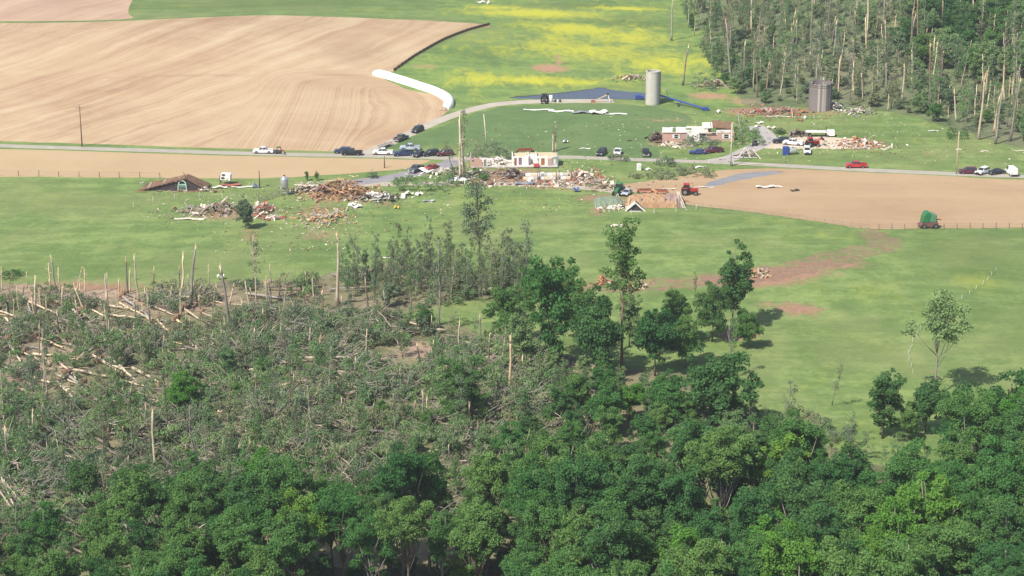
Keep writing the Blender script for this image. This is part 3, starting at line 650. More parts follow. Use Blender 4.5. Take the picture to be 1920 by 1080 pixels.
for i, (x, y) in enumerate(scatter([(640,520),(760,505),(900,515),(985,530),(985,560),(880,572),(760,580),(640,560)], 3.3, 900, seed=91)):
    k = i % 9; place_tree('stripped_tree', 'wispy grey-green stripped tree in the stand', 'tree', (x, y, gh(x, y)), THINNED[k], random.choice(['dull','grey','wilt']), random.choice(['grey','pale','brown']), 'wispy stripped trees of the thin stand', (lambda q_: (q_*.55, q_*.55, q_))(random.uniform(.55, 1.1)), None, (random.gauss(0,.08), random.gauss(0,.08)), ('foliage', 'trunk'))
for i, (x, y) in enumerate(scatter([(0,600),(300,600),(620,590),(760,600),(980,690),(990,860),(700,930),(0,960)], 9.5, 700, seed=92)):
    place_tree('stripped_tree', 'half-stripped thin tree upright in the blowdown', 'tree', (x, y, gh(x, y)), (STRIP[:10]+THINNED)[(i*7) % 19], random.choice(['dull','wilt','grey','wilt']), random.choice(['grey','pale','brown']), 'half-stripped thin trees of the blowdown', (lambda q_: (q_*.9, q_*.9, q_))(random.uniform(.4, .85)), None, (random.gauss(0,.12), random.gauss(0,.12)), ('foliage', 'trunk'))
# --- broken snags, one by one along the rear edge of the flattened wood
def snag(u, v, top, lab, bk='grey', group=None, tilt=None):
    p = G(u, v); h = (v-top)/pxm(u, v)/math.cos(PITCH+math.atan((v-540)/F)); i = min(range(10), key=lambda k: abs(SNAGH[k]-h)+random.uniform(0, 1.5))
    s = h/(SNAGH[i]+.6); t = thing('broken_snag', lab, 'snag', p, random.uniform(0, 6.28), group, (min(1.25, max(.7, s)),)*2+(s,), tilt or (random.gauss(0, .06), random.gauss(0, .06)))
    obj('trunk', SNAG[i][0], BK[bk], t); obj('splintered_top', SNAG[i][1], BK['raw'], t); return t
for u, v, t, bk, lab in [(633,575,436,'pale','tallest pale snag with bent tip in front of the left pasture'),(955,748,630,'raw','bright bare split snag left of the mid pasture row'),
  (105,545,480,'grey','grey snag leftmost on the rear edge of the flattened wood'),(160,558,508,'raw','pale split snag second on the rear edge of the flattened wood'),(50,540,513,'pale','short pale snag near the left border'),
  (207,590,514,'pale','snag with torn hanging top on the rear edge'),(240,552,482,'grey','thin grey snag left of a thicker tan one'),(262,565,480,'pale','thick tan snag right of the thin grey one'),
  (340,556,473,'raw','splintered pale twin snag on the rear edge'),(356,578,464,'grey','dark tall twin snag on the rear edge'),(68,600,522,'pale','tan snag with split foot near the left border'),
  (433,628,498,'grey','tall thin snag left of the root hole'),(421,635,600,'raw','short orange-split snag under the tall thin one'),(508,530,500,'grey','grey snag above the downed logs'),(577,548,508,'raw','white split snag pair left of the tallest pale one'),
  (588,560,520,'pale','leaning split snag beside the white pair'),(690,585,525,'red','brown snag in front of the stripped stand'),(605,585,545,'red','short dark red snag with pale foot'),(478,672,620,'grey','grey snag in the midst of felled trees'),
  (598,672,636,'pale','pale stub beside crossed logs'),(810,690,642,'red','red-brown snag by the bare earth patch'),(900,655,590,'grey','grey snag near the shadowed grass tongue'),(305,665,632,'grey','grey stub above the fresh green tree'),
  (215,760,742,'raw','short split stub in the lower left tangle'),(290,880,770,'pale','pale slender snag in the lower left tangle'),(420,870,825,'pale','pale stub by the lower clearing'),(800,785,742,'raw','split pale stub in front of the green tree'),(778,792,750,'red','brown stub left of the split pale one'),
  (35,900,872,'pale','stub above the heap of stripped poles'),(88,590,560,'raw','small split stub near the left border'),(350,608,580,'raw','small split stub below the twin snags'),(280,608,590,'raw','tiny split stub on scoured soil')]:
    snag(u, v, t, lab, bk)
for u, v, t_, lab in ((872,336,215,'thick pale split trunk of the shattered yard tree'),(862,338,250,'second split trunk beside the shattered yard tree'),(1042,284,238,'pale broken fork behind the roofless white rooms'),(1036,285,252,'short pale fork limb behind the roofless white rooms')): snag(u, v, t_, lab, 'pale', None, (random.gauss(0,.05), random.gauss(.05,.08)))
for i, (x, y) in enumerate(scatter([(-10,535),(120,545),(300,548),(440,540),(600,530),(640,560),(440,600),(200,610),(-10,600)], 4.6, 900, seed=33)):
    u, v, d = proj(x, y, gh(x, y)); snag(float(u), float(v), float(v)-random.uniform(14, 52), 'snapped stub along the rear edge', random.choice(['raw','pale','pale','red','grey']), 'stubs along the rear edge of the flattened wood', (random.gauss(0,.13), random.gauss(0,.13)))
for i, (x, y) in enumerate(scatter([(20,560),(300,565),(600,560),(900,640),(1000,720),(1000,900),(0,940)], 9, 420, seed=31)):
    u, v, d = proj(x, y, gh(x, y)); snag(float(u), float(v), float(v)-random.uniform(18, 62), 'broken stub poking from the tangle', random.choice(['grey','pale','red','brown']), 'stubs in the tangle of felled trees')

# --- felled trees and logs
for i, (x, y) in enumerate(scatter([(-40,560),(120,552),(300,556),(420,545),(560,540),(640,520),(760,510),(880,522),(960,535),(975,548),(870,565),(770,592),(790,640),(960,655),(1060,690),(1080,900),(900,960),(600,985),(300,1010),(-40,1050)], 4.7, 6000, seed=21)):
    u, v, d = proj(x, y, gh(x, y)); u, v = float(u), float(v)
    if random.random() < (.66 if v < 600 else (.55 if u < 400 and v < 740 else .1)) or (760 < u < 830 and 640 < v < 675): continue
    va = FALL[i % 10]; lm = random.choice(['dull','wilt','wilt','grey','wilt'] if v > 640 else ['dull','wilt','grey'])
    t = thing('felled_tree', {'dull':'olive felled tree with crushed crown','wilt':'green wilting felled tree with crushed crown','grey':'grey-green felled tree with crushed crown'}[lm], 'felled tree', (x, y, gh(x, y)-.15), random.gauss(-.5, .7)+(math.pi if random.random() < .3 else 0), lm+' felled trees in the flattened wood', (lambda q_: (q_, q_, q_*random.uniform(1.0, 1.7)))(random.uniform(.75, 1.25)))
    obj('trunk', va[0], BK[random.choice(['grey','pale','twig','grey'])], t); obj('crushed_crown', va[1], LM[lm], t); obj('twigs', va[2], BK[random.choice(['grey','twig','grey'])], t)['kind'] = 'stuff'
def log(u, v, rz, ln, bk, lab, k, group=None, root=True, tilt=0.0):
    p = G(u, v); t = thing('downed_log', lab, 'log', p, rz, group, (ln/9, ln/9, ln/9), (0, tilt)); obj('trunk', LOGS[k][0], BK[bk], t)
    if root: obj('root_plate', LOGS[k][1], BK['root'], t)
    return t
for n_, (u, v, rz, ln, bk, lab, root) in enumerate([(180,605,1.0,9,'pale','long pale log propped over the scoured soil',False),(145,657,-.9,7,'raw','bright split log pointing down to the right',True),(60,672,-.8,8,'pale','pale log left of the bright split one',True),(205,690,-.9,9,'pale','pale log with upturned roots right of the bright split one',True),
  (110,720,1.0,9,'brown','dark log slanting up in the left tangle',False),(540,585,-.5,11,'grey','thick grey log behind the tall snags',False),(505,560,-.4,10,'grey','grey log at the edge of the left pasture',False),(590,645,-.1,9,'pale','level pale log in the middle tangle',False),(620,660,-.1,8,'grey','level grey log under the pale one',False),
  (520,820,.9,7,'raw','split log lying at the left shoulder of the standing wood',False),(920,690,.5,8,'raw','orange log beside the bright split snag',False),(780,625,.2,8,'pale','pale log by the small grass tongue',False),(655,545,.1,9,'grey','grey log under the thin stand',False),(420,690,-.8,8,'grey','thin grey log right of the fresh green tree',False),(25,730,-.7,8,'pale','pale log at the left border',True)]):
    log(u, v, rz, ln, bk, lab, n_ % 9, None, root)
for i, (x, y) in enumerate(scatter([(-10,570),(200,575),(380,580),(400,700),(200,740),(-10,760)], 5.2, 600, seed=43)):
    u, v, d = proj(x, y, gh(x, y)); log(float(u), float(v), random.gauss(-.85, .25), random.uniform(7, 12), random.choice(['pale','raw','pale','grey']), 'pale log laid down on the scoured soil', i % 9, 'pale logs on the scoured soil', random.random() < .4, random.uniform(-.06, .16))
hub = G(-6, 935)+Vector((0,0,4.2)); rp = random.Random(4)
for k in range(11):
    e = G(36+k*6+rp.uniform(-6,6), 985-k*4+rp.uniform(-10,10))+Vector((0,0,.2)); o_ = hub+Vector((rp.uniform(-1,1), rp.uniform(-1,1), rp.uniform(-.8,.6))); m_ = o_.lerp(e, .5)+Vector((rp.uniform(-.3,.3), 0, rp.uniform(0,.4)))
    t = thing('stripped_pole', 'stripped pole in the fan-shaped heap', 'log', e, 0, 'fan-shaped heap of stripped poles'); obj('trunk', MB().tube([Vector(), m_-e, o_-e], [.11,.13,.16], 6).mesh('trunk', True), BK['pale' if k % 3 else 'grey'], t)
    obj('branch_stub', MB().tube([m_-e, m_-e+Vector((.6,.3,.7))], [.06,.03], 4), BK['pale'], t)
for i, (x, y) in enumerate(scatter([(-20,556),(300,560),(620,545),(960,660),(1000,700),(900,820),(500,900),(0,930)], 7.0, 800, seed=41)):
    u, v, d = proj(x, y, gh(x, y))
    if 760 < u < 900 and v < 615: continue
    log(float(u), float(v), random.gauss(-.75, .35) if u < 420 else random.gauss(-.2, .5), random.uniform(5, 9.5), random.choice(['pale','pale','grey','raw','grey'] if v < 680 and u < 500 else ['pale','grey','grey','brown']), 'downed log lying in the tangle', i % 9, 'logs in the tangle of felled trees', random.random() < .25)
# litter of snapped twigs over the torn wood
tw = MB()
rr = random.Random(3)
for (x, y) in scatter([(-40,548),(300,550),(640,515),(960,530),(770,590),(960,650),(1080,700),(1080,900),(0,1000)], 1.15, 9000, seed=51):
    a = Vector((x, y, gh(x, y)+rr.uniform(.02, .5))); ang = rr.gauss(-.6, .8); l = rr.uniform(.6, 2.4)
    tw.tube([a, a+Vector((math.cos(ang)*l, math.sin(ang)*l, rr.uniform(-.05, .7)))], [.06, .03], 3, False)
tag(obj('snapped_twigs', tw.mesh(), BK['twig']), 'litter of snapped grey twigs spread over the flattened wood', 'twigs', None, 'stuff')

# --- the wooded hill, far right
hill = [(1270,-70),(1285,40),(1330,140),(1395,190),(1450,196),(1580,196),(1660,206),(1760,236),(1850,262),(1940,270),(1960,-70)]
for i, (x, y) in enumerate(scatter(hill, 5.9, 9000, seed=61)):
    u, v, d = proj(x, y, gh(x, y)); q = random.random(); far = (u > 1690 and v < 135) or (u > 1800 and v < 170)
    if far and q < .75:
        lm = random.choice(['mid','dark','wilt']); lab = {'mid':'mid green tree high on the hill','dark':'deep green tree high on the hill','wilt':'pale green full tree high on the hill'}[lm]
        place_tree('hill_tree', lab, 'tree', (x, y, gh(x, y)-.2), BUSHY[i % 8], lm, 'brown', lm+' full trees of the wooded hill', random.uniform(.9, 1.3))
    elif q < .58:
        lm = random.choice(['dull','wilt','grey','wilt']); lab = {'dull':'olive storm-thinned tree on the hill','wilt':'pale green storm-thinned tree on the hill','grey':'grey-green storm-thinned tree on the hill'}[lm]
        place_tree('thinned_tree', lab, 'tree', (x, y, gh(x, y)-.2), THINNED[i % 9], lm, random.choice(['grey','red','pale']), lm+' thinned trees of the wooded hill', random.uniform(.65, 1.15), None, (random.gauss(0,.06), random.gauss(0,.06)), ('torn_crown', 'trunk'))
    elif q < .78:
        place_tree('hill_bush', 'low green bush on the wooded hill', 'bush', (x, y, gh(x, y)-.2), BUSHY[i % 8], random.choice(['wilt','grey','wilt','mid']), 'brown', 'low bushes of the wooded hill', random.uniform(.4, .75))
    else:
        place_tree('stripped_tree', 'tall thin stripped tree on the hill', 'tree', (x, y, gh(x, y)), STRIP[i % 10], random.choice(['dull','wilt','grey']), random.choice(['grey','red','pale']), 'stripped trees of the wooded hill', random.uniform(.8, 1.2), None, (random.gauss(0, .05), random.gauss(0, .05)), ('foliage', 'trunk'))
for i, (x, y) in enumerate(scatter([(1330,120),(1390,186),(1450,194),(1580,194),(1660,204),(1760,232),(1880,266),(1950,272),(1950,60),(1700,20),(1400,20)], 5.2, 5000, seed=93)):
    lm = random.choice(['dull','grey','wilt','dull']); k = i % 8; place_tree('hill_bush', {'dull':'olive torn bush on the hill floor','grey':'grey-green torn bush on the hill floor','wilt':'pale green torn bush on the hill floor'}[lm], 'bush', (x, y, gh(x, y)-.3), (BUSHY if i % 3 else THINNED)[k], lm, 'brown', lm+' torn bushes of the hill floor', (lambda q_: (q_*1.25, q_*1.25, q_))(random.uniform(.2, .42)))
for u, v, t, bk, lab in [(1259,76,2,'grey','bare flared trunk alone on the far flowering pasture'),(1280,160,86,'grey','dead snag with knobbed top behind the concrete silo'),(1562,120,40,'grey','grey snag above the dark ruined silo'),(1571,182,108,'raw','orange split snag right of the ruined silo'),(1519,108,-8,'grey','slanting pale snag above the ruined silo'),
  (1626,75,-20,'pale','pale bare trunk high on the hill'),(1660,110,40,'pale','crooked pale trunk on the hill'),(1702,122,30,'grey','first of three tall bare trunks on the hill'),(1708,126,20,'red','second of three tall bare trunks on the hill'),(1722,118,-20,'red','thick brown bare trunk right of the three'),
  (1745,200,85,'red','long leaning brown trunk at the hill foot'),(1601,178,125,'raw','short orange snag left of a brown bush'),(1884,190,125,'raw','thick orange split snag near the right border'),(1892,185,145,'raw','white split snag near the right border'),(1897,200,148,'pale','white-topped split snag near the right border'),(1848,212,155,'raw','orange split snag at the hill foot'),(1866,270,165,'grey','dark bare trunk at the right hill foot'),
  (1835,262,138,'pale','pale forked bare trunk at the right hill foot'),(1893,265,150,'grey','grey trunk right of the dark bare one'),(1778,222,203,'raw','short split stub at the grass edge'),(1793,228,170,'pale','pale split snag at the grass edge'),(1370,150,40,'grey','grey trunk at the left hill edge'),(1393,165,80,'grey','crooked grey trunk left of the ruined silo')]:
    snag(u, v, t, lab, bk)
for i, (x, y) in enumerate(scatter([(1390,-20),(1390,185),(1560,190),(1700,215),(1900,262),(1925,100),(1925,-20)], 8.5, 1500, seed=71)):
    u, v, d = proj(x, y, gh(x, y)); snag(float(u), float(v), float(v)-random.uniform(25, 75), 'broken snag among the hill trees', random.choice(['grey','pale','red','raw','pale']), 'snags on the wooded hill')
# ------------------------------------------------------------------ vehicles
M_glass = paint('dark_glass', (.025,.03,.036), .08, .6, 0, .1); M_tyre = paint('tyre_rubber', (.022,.022,.022), .85, .2); M_rim = paint('wheel_metal', (.38,.38,.39), .35, .5, .7)
M_lamp = paint('headlamp_lens', (.72,.74,.76), .15, .6); M_tail = paint('tail_lamp', (.35,.02,.02), .25, .5); M_trim = paint('dark_trim', (.035,.035,.038), .6, .3); M_chrome = paint('bumper_metal', (.5,.5,.5), .3, .5, .6)
CARP = {k: paint('car_paint_'+k, c, .28, .55, 0, .16, .8) for k, c in {'white':(.74,.74,.72),'black':(.018,.019,.022),'navy':(.03,.045,.11),'silver':(.42,.46,.50),'grey':(.10,.105,.115),'maroon':(.11,.02,.035),'red':(.42,.03,.03),'blue':(.035,.06,.20),'charcoal':(.045,.048,.055)}.items()}
def arch(cx, r, n=6): return [(cx+r*math.cos(math.pi*k/n), .36+r*math.sin(math.pi*k/n)) for k in range(n+1)]
def wheel(parent, x, y, r, w, rimmat=None, tyremat=None):
    t = obj('wheel', MBC(f'tyre{r:.2f}{w:.2f}', lambda: MB().lathe([(r*.55,-w/2),(r*.9,-w/2),(r,-w*.32),(r,w*.32),(r*.9,w/2),(r*.55,w/2)], 18)), tyremat or M_tyre, parent, (x, y, r), (math.pi/2, 0, 0))
    obj('rim', MBC(f'rim{r:.2f}{w:.2f}', lambda: MB().lathe([(.05,-w*.53),(r*.5,-w*.5),(r*.58,-w*.42),(r*.58,w*.42),(r*.5,w*.5),(.05,w*.53)], 14)), rimmat or M_rim, t)
_mc = {}
def MBC(key, fn, smooth=False, bevel=0):
    if key not in _mc: _mc[key] = fn().mesh(key, smooth, bevel)
    return _mc[key].copy()
SPEC = { # length, width, wheel x front/rear, wheel r, lower outline, cabin belt (x0,x1,z), cabin roof (x0,x1,z), bed
 'pickup': dict(L=5.8, W=2.0, wf=1.85, wr=-1.75, r=.40, hood=1.18, belt=(-.85,1.35,1.17), roof=(-.68,.62,1.86), bed=(-2.86,-.95)),
 'suv': dict(L=4.9, W=1.95, wf=1.5, wr=-1.45, r=.38, hood=1.08, belt=(-2.3,1.15,1.08), roof=(-2.05,.45,1.76), bed=None),
 'sedan': dict(L=4.7, W=1.85, wf=1.42, wr=-1.4, r=.33, hood=.92, belt=(-1.75,1.0,.94), roof=(-1.05,.25,1.44), bed=None),
 'van': dict(L=5.4, W=2.05, wf=1.75, wr=-1.6, r=.36, hood=1.15, belt=(-2.65,1.65,1.15), roof=(-2.6,1.0,2.3), bed=None)}
def vehicle(kind, col, label, u, v, deg, cat=None, tilt=(0,0)):
    S = SPEC[kind]; p = G(u, v); nm = {'pickup':'pickup_truck','suv':'sport_utility_vehicle','sedan':'sedan_car','van':'delivery_van'}[kind]
    t = thing(nm, label, cat or {'pickup':'pickup','suv':'car','sedan':'car','van':'van'}[kind], p, math.radians(deg), None, None, tilt); m = CARP[col]
    L, W, hz = S['L']/2, S['W'], S['hood']; bed = S['bed']
    rear = [(-L, .5), (-L+.05, .95 if not bed else .8)]
    prof = [(L-.05, .42)] + [(L, .62), (L-.06, hz*.82), (L-.35, hz*.93), (S['belt'][1]+.05, hz), (S['belt'][0], hz)]
    if bed: prof += [(S['belt'][0]-.06, .82), (-L, .82)]
    else: prof += [(-L+.12, hz*.98), (-L, hz*.8)]
    prof += [(-L, .45), (-L+.3, .36)] + arch(S['wr'], S['r']*1.16)[::-1] + arch(S['wf'], S['r']*1.16)[::-1]
    body = obj('body', MBC(kind+'body', lambda: MB().prism(prof, W, 0, lambda z: 1-.07*max(0, (z-.75)/.6)), False, .03), m, t)
    for s in (-1, 1):
        for wx in (S['wf'], S['wr']): wheel(t, wx, s*(W/2-.12), S['r'], .24)
        obj('headlight', MBC(kind+'hl', lambda: MB().box((0,0,0), (.08,.36,.16), None)), M_lamp, t, (L-.03, s*W*.36, hz*.74))
        obj('tail_light', MBC(kind+'tl', lambda: MB().box((0,0,0), (.07,.18,.34), None)), M_tail, t, (-L-.005, s*W*.42, hz*.78 if not bed else .98))
        obj('mirror', MBC(kind+'mi', lambda: MB().box((0,0,0), (.12,.24,.18), None), False, .03), m, t, (S['belt'][1]-.25, s*(W/2+.08), S['belt'][2]+.06))
    obj('bumper', MBC(kind+'bf', lambda: MB().box((0,0,0), (.2, W*.94, .22)), False, .04), M_chrome if bed else M_trim, t, (L+.02, 0, .5))
    obj('bumper', MBC(kind+'br', lambda: MB().box((0,0,0), (.16, W*.92, .2)), False, .04), M_chrome if bed else M_trim, t, (-L-.03, 0, .52))
    obj('grille', MBC(kind+'gr', lambda: MB().box((0,0,0), (.06, W*.5, hz*.24))), M_trim, t, (L+.012, 0, hz*.68))
    b0, b1, bz = S['belt']; r0, r1, rz = S['roof']; wb, wr_ = W/2*.93, W/2*.78
    cab = obj('cabin', MBC(kind+'cab', lambda: MB().add([(b0,-wb,bz),(b1,-wb,bz),(b1,wb,bz),(b0,wb,bz),(r0,-wr_,rz),(r1,-wr_,rz),(r1,wr_,rz),(r0,wr_,rz)], [(0,1,2,3),(4,5,6,7),(0,1,5,4),(1,2,6,5),(2,3,7,6),(3,0,4,7)]), False, .05), m, t)
    def pane(name, A, B, C, D, f=.12):
        A, B, C, D = map(Vector, (A, B, C, D)); c = (A+B+C+D)/4; n = (B-A).cross(D-A).normalized(); n = n if n.dot(c-Vector((0,0,1.3))) > 0 else -n
        q = [c+(P-c)*(1-f) for P in (A, B, C, D)]; mb = MB().add([P+n*.018 for P in q]+[P-n*.03 for P in q], [(0,1,2,3),(4,7,6,5),(0,4,5,1),(1,5,6,2),(2,6,7,3),(3,7,4,0)]); obj(name, mb, M_glass, cab)
    pane('windshield', (b1,-wb,bz), (b1,wb,bz), (r1,wr_,rz), (r1,-wr_,rz)); 
    if kind != 'van': pane('rear_window', (b0,-wb,bz), (b0,wb,bz), (r0,wr_,rz), (r0,-wr_,rz), .16)
    for s in (-1, 1):
        f = lambda k: ((b0+(b1-b0)*k, s*wb, bz), (r0+(r1-r0)*k, s*wr_, rz))
        cuts = (0, .5, 1) if kind != 'suv' else (0, .33, .66, 1)
        if kind == 'van': cuts = (.72, 1)
        for a, b in zip(cuts, cuts[1:]): (a0, a1), (c0, c1) = f(a), f(b); pane('side_window', a0, c0, c1, a1, .15)
    if bed:
        x0, x1 = bed
        obj('bed_floor', MBC(kind+'bedf', lambda: MB().box(((x0+x1)/2, 0, .835), (x1-x0-.1, W*.88, .02))), M_trim, t)
        for s in (-1, 1): obj('bed_side', MBC(kind+'beds%d' % s, lambda: MB().box(((x0+x1)/2, s*(W*.455), 1.02), (x1-x0, .09, .40)), False, .02), m, t)
        obj('tailgate', MBC(kind+'tg', lambda: MB().box((x0+.05, 0, 1.02), (.07, W*.84, .38)), False, .02), m, t)
    return t
for a in [
 ('pickup','white','white pickup farthest left on the road between the tan fields',494,287,178),
 ('suv','navy','dark vehicle mostly hidden behind the black pickup',643,287,176),
 ('pickup','black','black pickup facing left where the gravel lane leaves the road',660,290.5,178),
 ('pickup','white','white pickup facing left behind the black one',718,289.5,176),
 ('pickup','silver','silver pickup parked behind the navy one, nearer the grass',769,281,178),
 ('pickup','navy','navy pickup with bright bumper right of the white pickup',757,291.5,190),
 ('sedan','charcoal','charcoal car facing the camera, right of the navy pickup',786,292.5,238),
 ('suv','black','black car second from right in the roadside row',808,291.5,205),
 ('suv','maroon','dark maroon car last on the right of the roadside row',834,291.5,200),
 ('suv','charcoal','charcoal car highest on the gravel lane beside the tan field',783,247,243),
 ('pickup','grey','grey pickup hitched to a flat trailer on the gravel lane',752,263,62),
 ('pickup','grey','grey pickup facing the camera among white scraps by the paved drive',780,321,244),
 ('sedan','red','small red car partly behind white wreckage by the paved drive',809,318,230),
 ('suv','black','black car beside a white pickup under the hay meadow',1128,290,250),
 ('pickup','white','white pickup facing the camera, covered in brush',1158,290,262),
 ('pickup','black','black pickup facing the camera alone on the grass verge',1211,290.5,268),
 ('sedan','blue','blue car in front of the right brick house',1308,288.5,178),
 ('pickup','maroon','maroon and blue pickup right of the blue car',1337,286,200),
 ('suv','black','black car at the edge of the gravel yard',1465,268,178),
 ('pickup','white','white pickup in the gravel yard next to the black car',1487,271.5,160),
 ('suv','white','white car facing the camera between blue bin and red tractor',1513,287,264),
 ('pickup','red','red pickup alone at the road by the right field',1605,314,179),
 ('suv','maroon','long maroon car at the right end of the road beside the pole',1815,325,178),
 ('suv','white','white car between maroon and dark cars on the right',1842,325.5,226),
 ('sedan','black','dark car left of the white van at the right border',1868,326,205),
 ('van','white','white van last on the road at the right border',1896,327,96),
 ('sedan','silver','pale car beside the green tractor at the silage bank',1175,365,250)]: vehicle(*a)

# ------------------------------------------------------------------ farm machinery
P_red = paint('implement_red', (.40,.035,.03), .45, .4); P_green = paint('implement_green', (.03,.17,.06), .45, .4); P_yel = paint('implement_yellow', (.6,.45,.04), .45, .4); P_blue = paint('auger_blue', (.03,.07,.28), .45, .4)
P_galv = paint('galvanised_steel', (.48,.49,.50), .38, .5, .55, .2); P_white = paint('white_sheet', (.74,.73,.69), .55, .3, 0, .2); P_rust = paint('rusty_steel', (.20,.085,.05), .8, .2); P_dark = paint('dark_machine', (.05,.048,.05), .7, .3)
def tractor(label, u, v, deg, body, rim, loader=False, s=1.0):
    t = thing('farm_tractor', label, 'tractor', G(u, v), math.radians(deg), None, s)
    obj('hood', MB().prism([(.3,.85),(2.3,.8),(2.4,1.0),(2.35,1.55),(.3,1.7)], .85).mesh('hood', False, .06), body, t)
    obj('chassis', MB().box((.6,0,.75), (3.2,.5,.4)), P_dark, t)
    cab = obj('cab', MB().add([(-1.1,-.75,1.1),(.35,-.75,1.1),(.35,.75,1.1),(-1.1,.75,1.1),(-1.0,-.65,2.5),(.2,-.65,2.5),(.2,.65,2.5),(-1.0,.65,2.5)], [(0,1,2,3),(4,5,6,7),(0,1,5,4),(1,2,6,5),(2,3,7,6),(3,0,4,7)]).mesh('cab'), M_glass, t)
    obj('cab_roof', MB().box((-.4,0,2.58), (1.5,1.55,.18)).mesh('cab_roof', False, .05), body, cab)
    for x, y in ((-1.05,-.72),(.3,-.72),(-1.05,.72),(.3,.72)): obj('pillar', MB().bar((x,y,1.1), (x*.92,y*.9,2.5), .09), P_dark, cab)
    obj('exhaust', MB().tube([(1.1,.3,1.6),(1.1,.3,2.6)], [.06,.05], 6), P_dark, t)
    for sd in (-1, 1):
        wheel(t, -.75, sd*.98, .85, .5, rim); wheel(t, 1.75, sd*.82, .55, .36, rim)
        obj('fender', MB().box((-.7, sd*.95, 1.72), (1.3,.5,.07)), body, t)
    if loader:
        for sd in (-1, 1): obj('loader_arm', MB().bar((.5,sd*.6,1.5), (3.0,sd*.6,2.3), .16, .22), body, t)
        obj('bucket', MB().prism([(2.9,2.0),(3.7,1.9),(3.3,2.6),(2.9,2.6)], 2.0), P_dark, t)
tractor('red tractor with dark cab on bare soil right of the silage bank', 1290, 365, -4, P_red, M_rim, False, 1.12)
tractor('green tractor with yellow wheels left of the silage bank', 1160, 364, 250, P_green, P_yel, False, 1.1)
tractor('red tractor with raised loader in the gravel yard', 1521, 275, 8, P_red, M_rim, True)
tractor('dark loader tractor facing the camera on the lane beside the pond', 1021, 192, 268, P_dark, P_dark)
def utv(label, u, v, deg, col):
    t = thing('utility_buggy', label, 'buggy', G(u, v), math.radians(deg))
    obj('body', MB().prism([(-1.4,.45),(1.4,.45),(1.45,.8),(.6,1.0),(-.2,.75),(-.5,1.0),(-1.4,1.0)], 1.35).mesh('body', False, .05), col, t)
    for x, y in ((-.5,-.6),(.5,-.6),(-.5,.6),(.5,.6)): obj('roll_bar', MB().bar((x*1.15,y,.9), (x,y*.9,1.85), .07), P_dark, t)
    obj('roof', MB().box((0,0,1.88), (1.2,1.2,.06)), P_dark, t)
    for x in (-.95,.95):
        for y in (-.62,.62): wheel(t, x, y, .33, .26)
utv('black utility buggy on the grey lane right of the brick house', 1415, 272, 260, P_dark)
utv('dark buggy behind the red-shirted person on the road', 523, 288, 178, P_dark)
def flat_trailer(label, u, v, deg, load=None):
    t = thing('flat_trailer', label, 'trailer', G(u, v), math.radians(deg))
    for k in range(6): obj('deck_plank', MB().box((0,-.9+k*.36,.72), (5.2,.33,.06)), PL['grey'] if k % 2 else PL['weathered'], t)
    for y in (-.7,.7): obj('frame_rail', MB().box((0,y,.6), (5.2,.12,.16)), P_dark, t)
    obj('drawbar', MB().tube([(2.5,-.7,.6),(4.1,0,.55),(2.5,.7,.6)], [.07,.07,.07], 5), P_dark, t)
    for x in (-.5,.45):
        for y in (-1.0,1.0): wheel(t, x, y, .34, .2)
    return t
PL = {k: paint('plank_'+k, c, .9, .1, 0, .35, 1.2) for k, c in {'grey':(.26,.235,.21),'weathered':(.34,.29,.24),'brown':(.20,.125,.08),'tan':(.50,.40,.28),'pale':(.62,.55,.44),'white':(.72,.69,.63),'red':(.36,.13,.09),'dark':(.07,.055,.055),'orange':(.44,.25,.13)}.items()}
flat_trailer('flat trailer hitched behind the grey pickup on the gravel lane', 722, 275, 62)

# grain auger, blue, beside the concrete silo
t = thing('grain_auger', 'blue grain auger stretched on the grass right of the concrete silo', 'auger', G(1272, 199), 0)
g0, g1 = G(1238, 190)-t.location, G(1322, 207)-t.location
obj('tube', MB().tube([g0+Vector((0,0,1.9)), g1+Vector((0,0,.5))], [.26,.26], 10), P_blue, t)
obj('hopper', MB().prism([(-.9,.1),(.9,.1),(1.1,.9),(-1.1,.9)], 1.3), P_blue, t, g1)
obj('discharge_spout', MB().tube([g0+Vector((0,0,1.9)), g0+Vector((-.9,0,1.2))], [.3,.36], 8), P_blue, t)
for s in (-1, 1): obj('axle_leg', MB().bar((0, s*.9, .35), ((g0+g1)*.5+Vector((0,0,1.2))), .1), P_blue, t); wheel(t, 0, s*1.0, .38, .22)
obj('winch_mast', MB().tube([g0*.55+Vector((0,0,1.2)), g0*.6+Vector((-.4,0,4.4))], [.09,.07], 6), P_dark, t); obj('motor', MB().box(g0*.62+Vector((-.4,0,4.4)), (.5,.4,.35)), P_galv, t)
t = thing('engine_block', 'small blue machine at the water left of the concrete silo', 'machine', G(1199, 187), .1)
obj('housing', MB().prism([(-1.3,.3),(1.3,.3),(1.4,1.0),(.5,1.2),(.3,1.6),(-1.3,1.5)], 1.2).mesh('housing', False, .05), P_blue, t)
for x in (-.8,.8):
    for y in (-.6,.6): wheel(t, x, y, .3, .2)
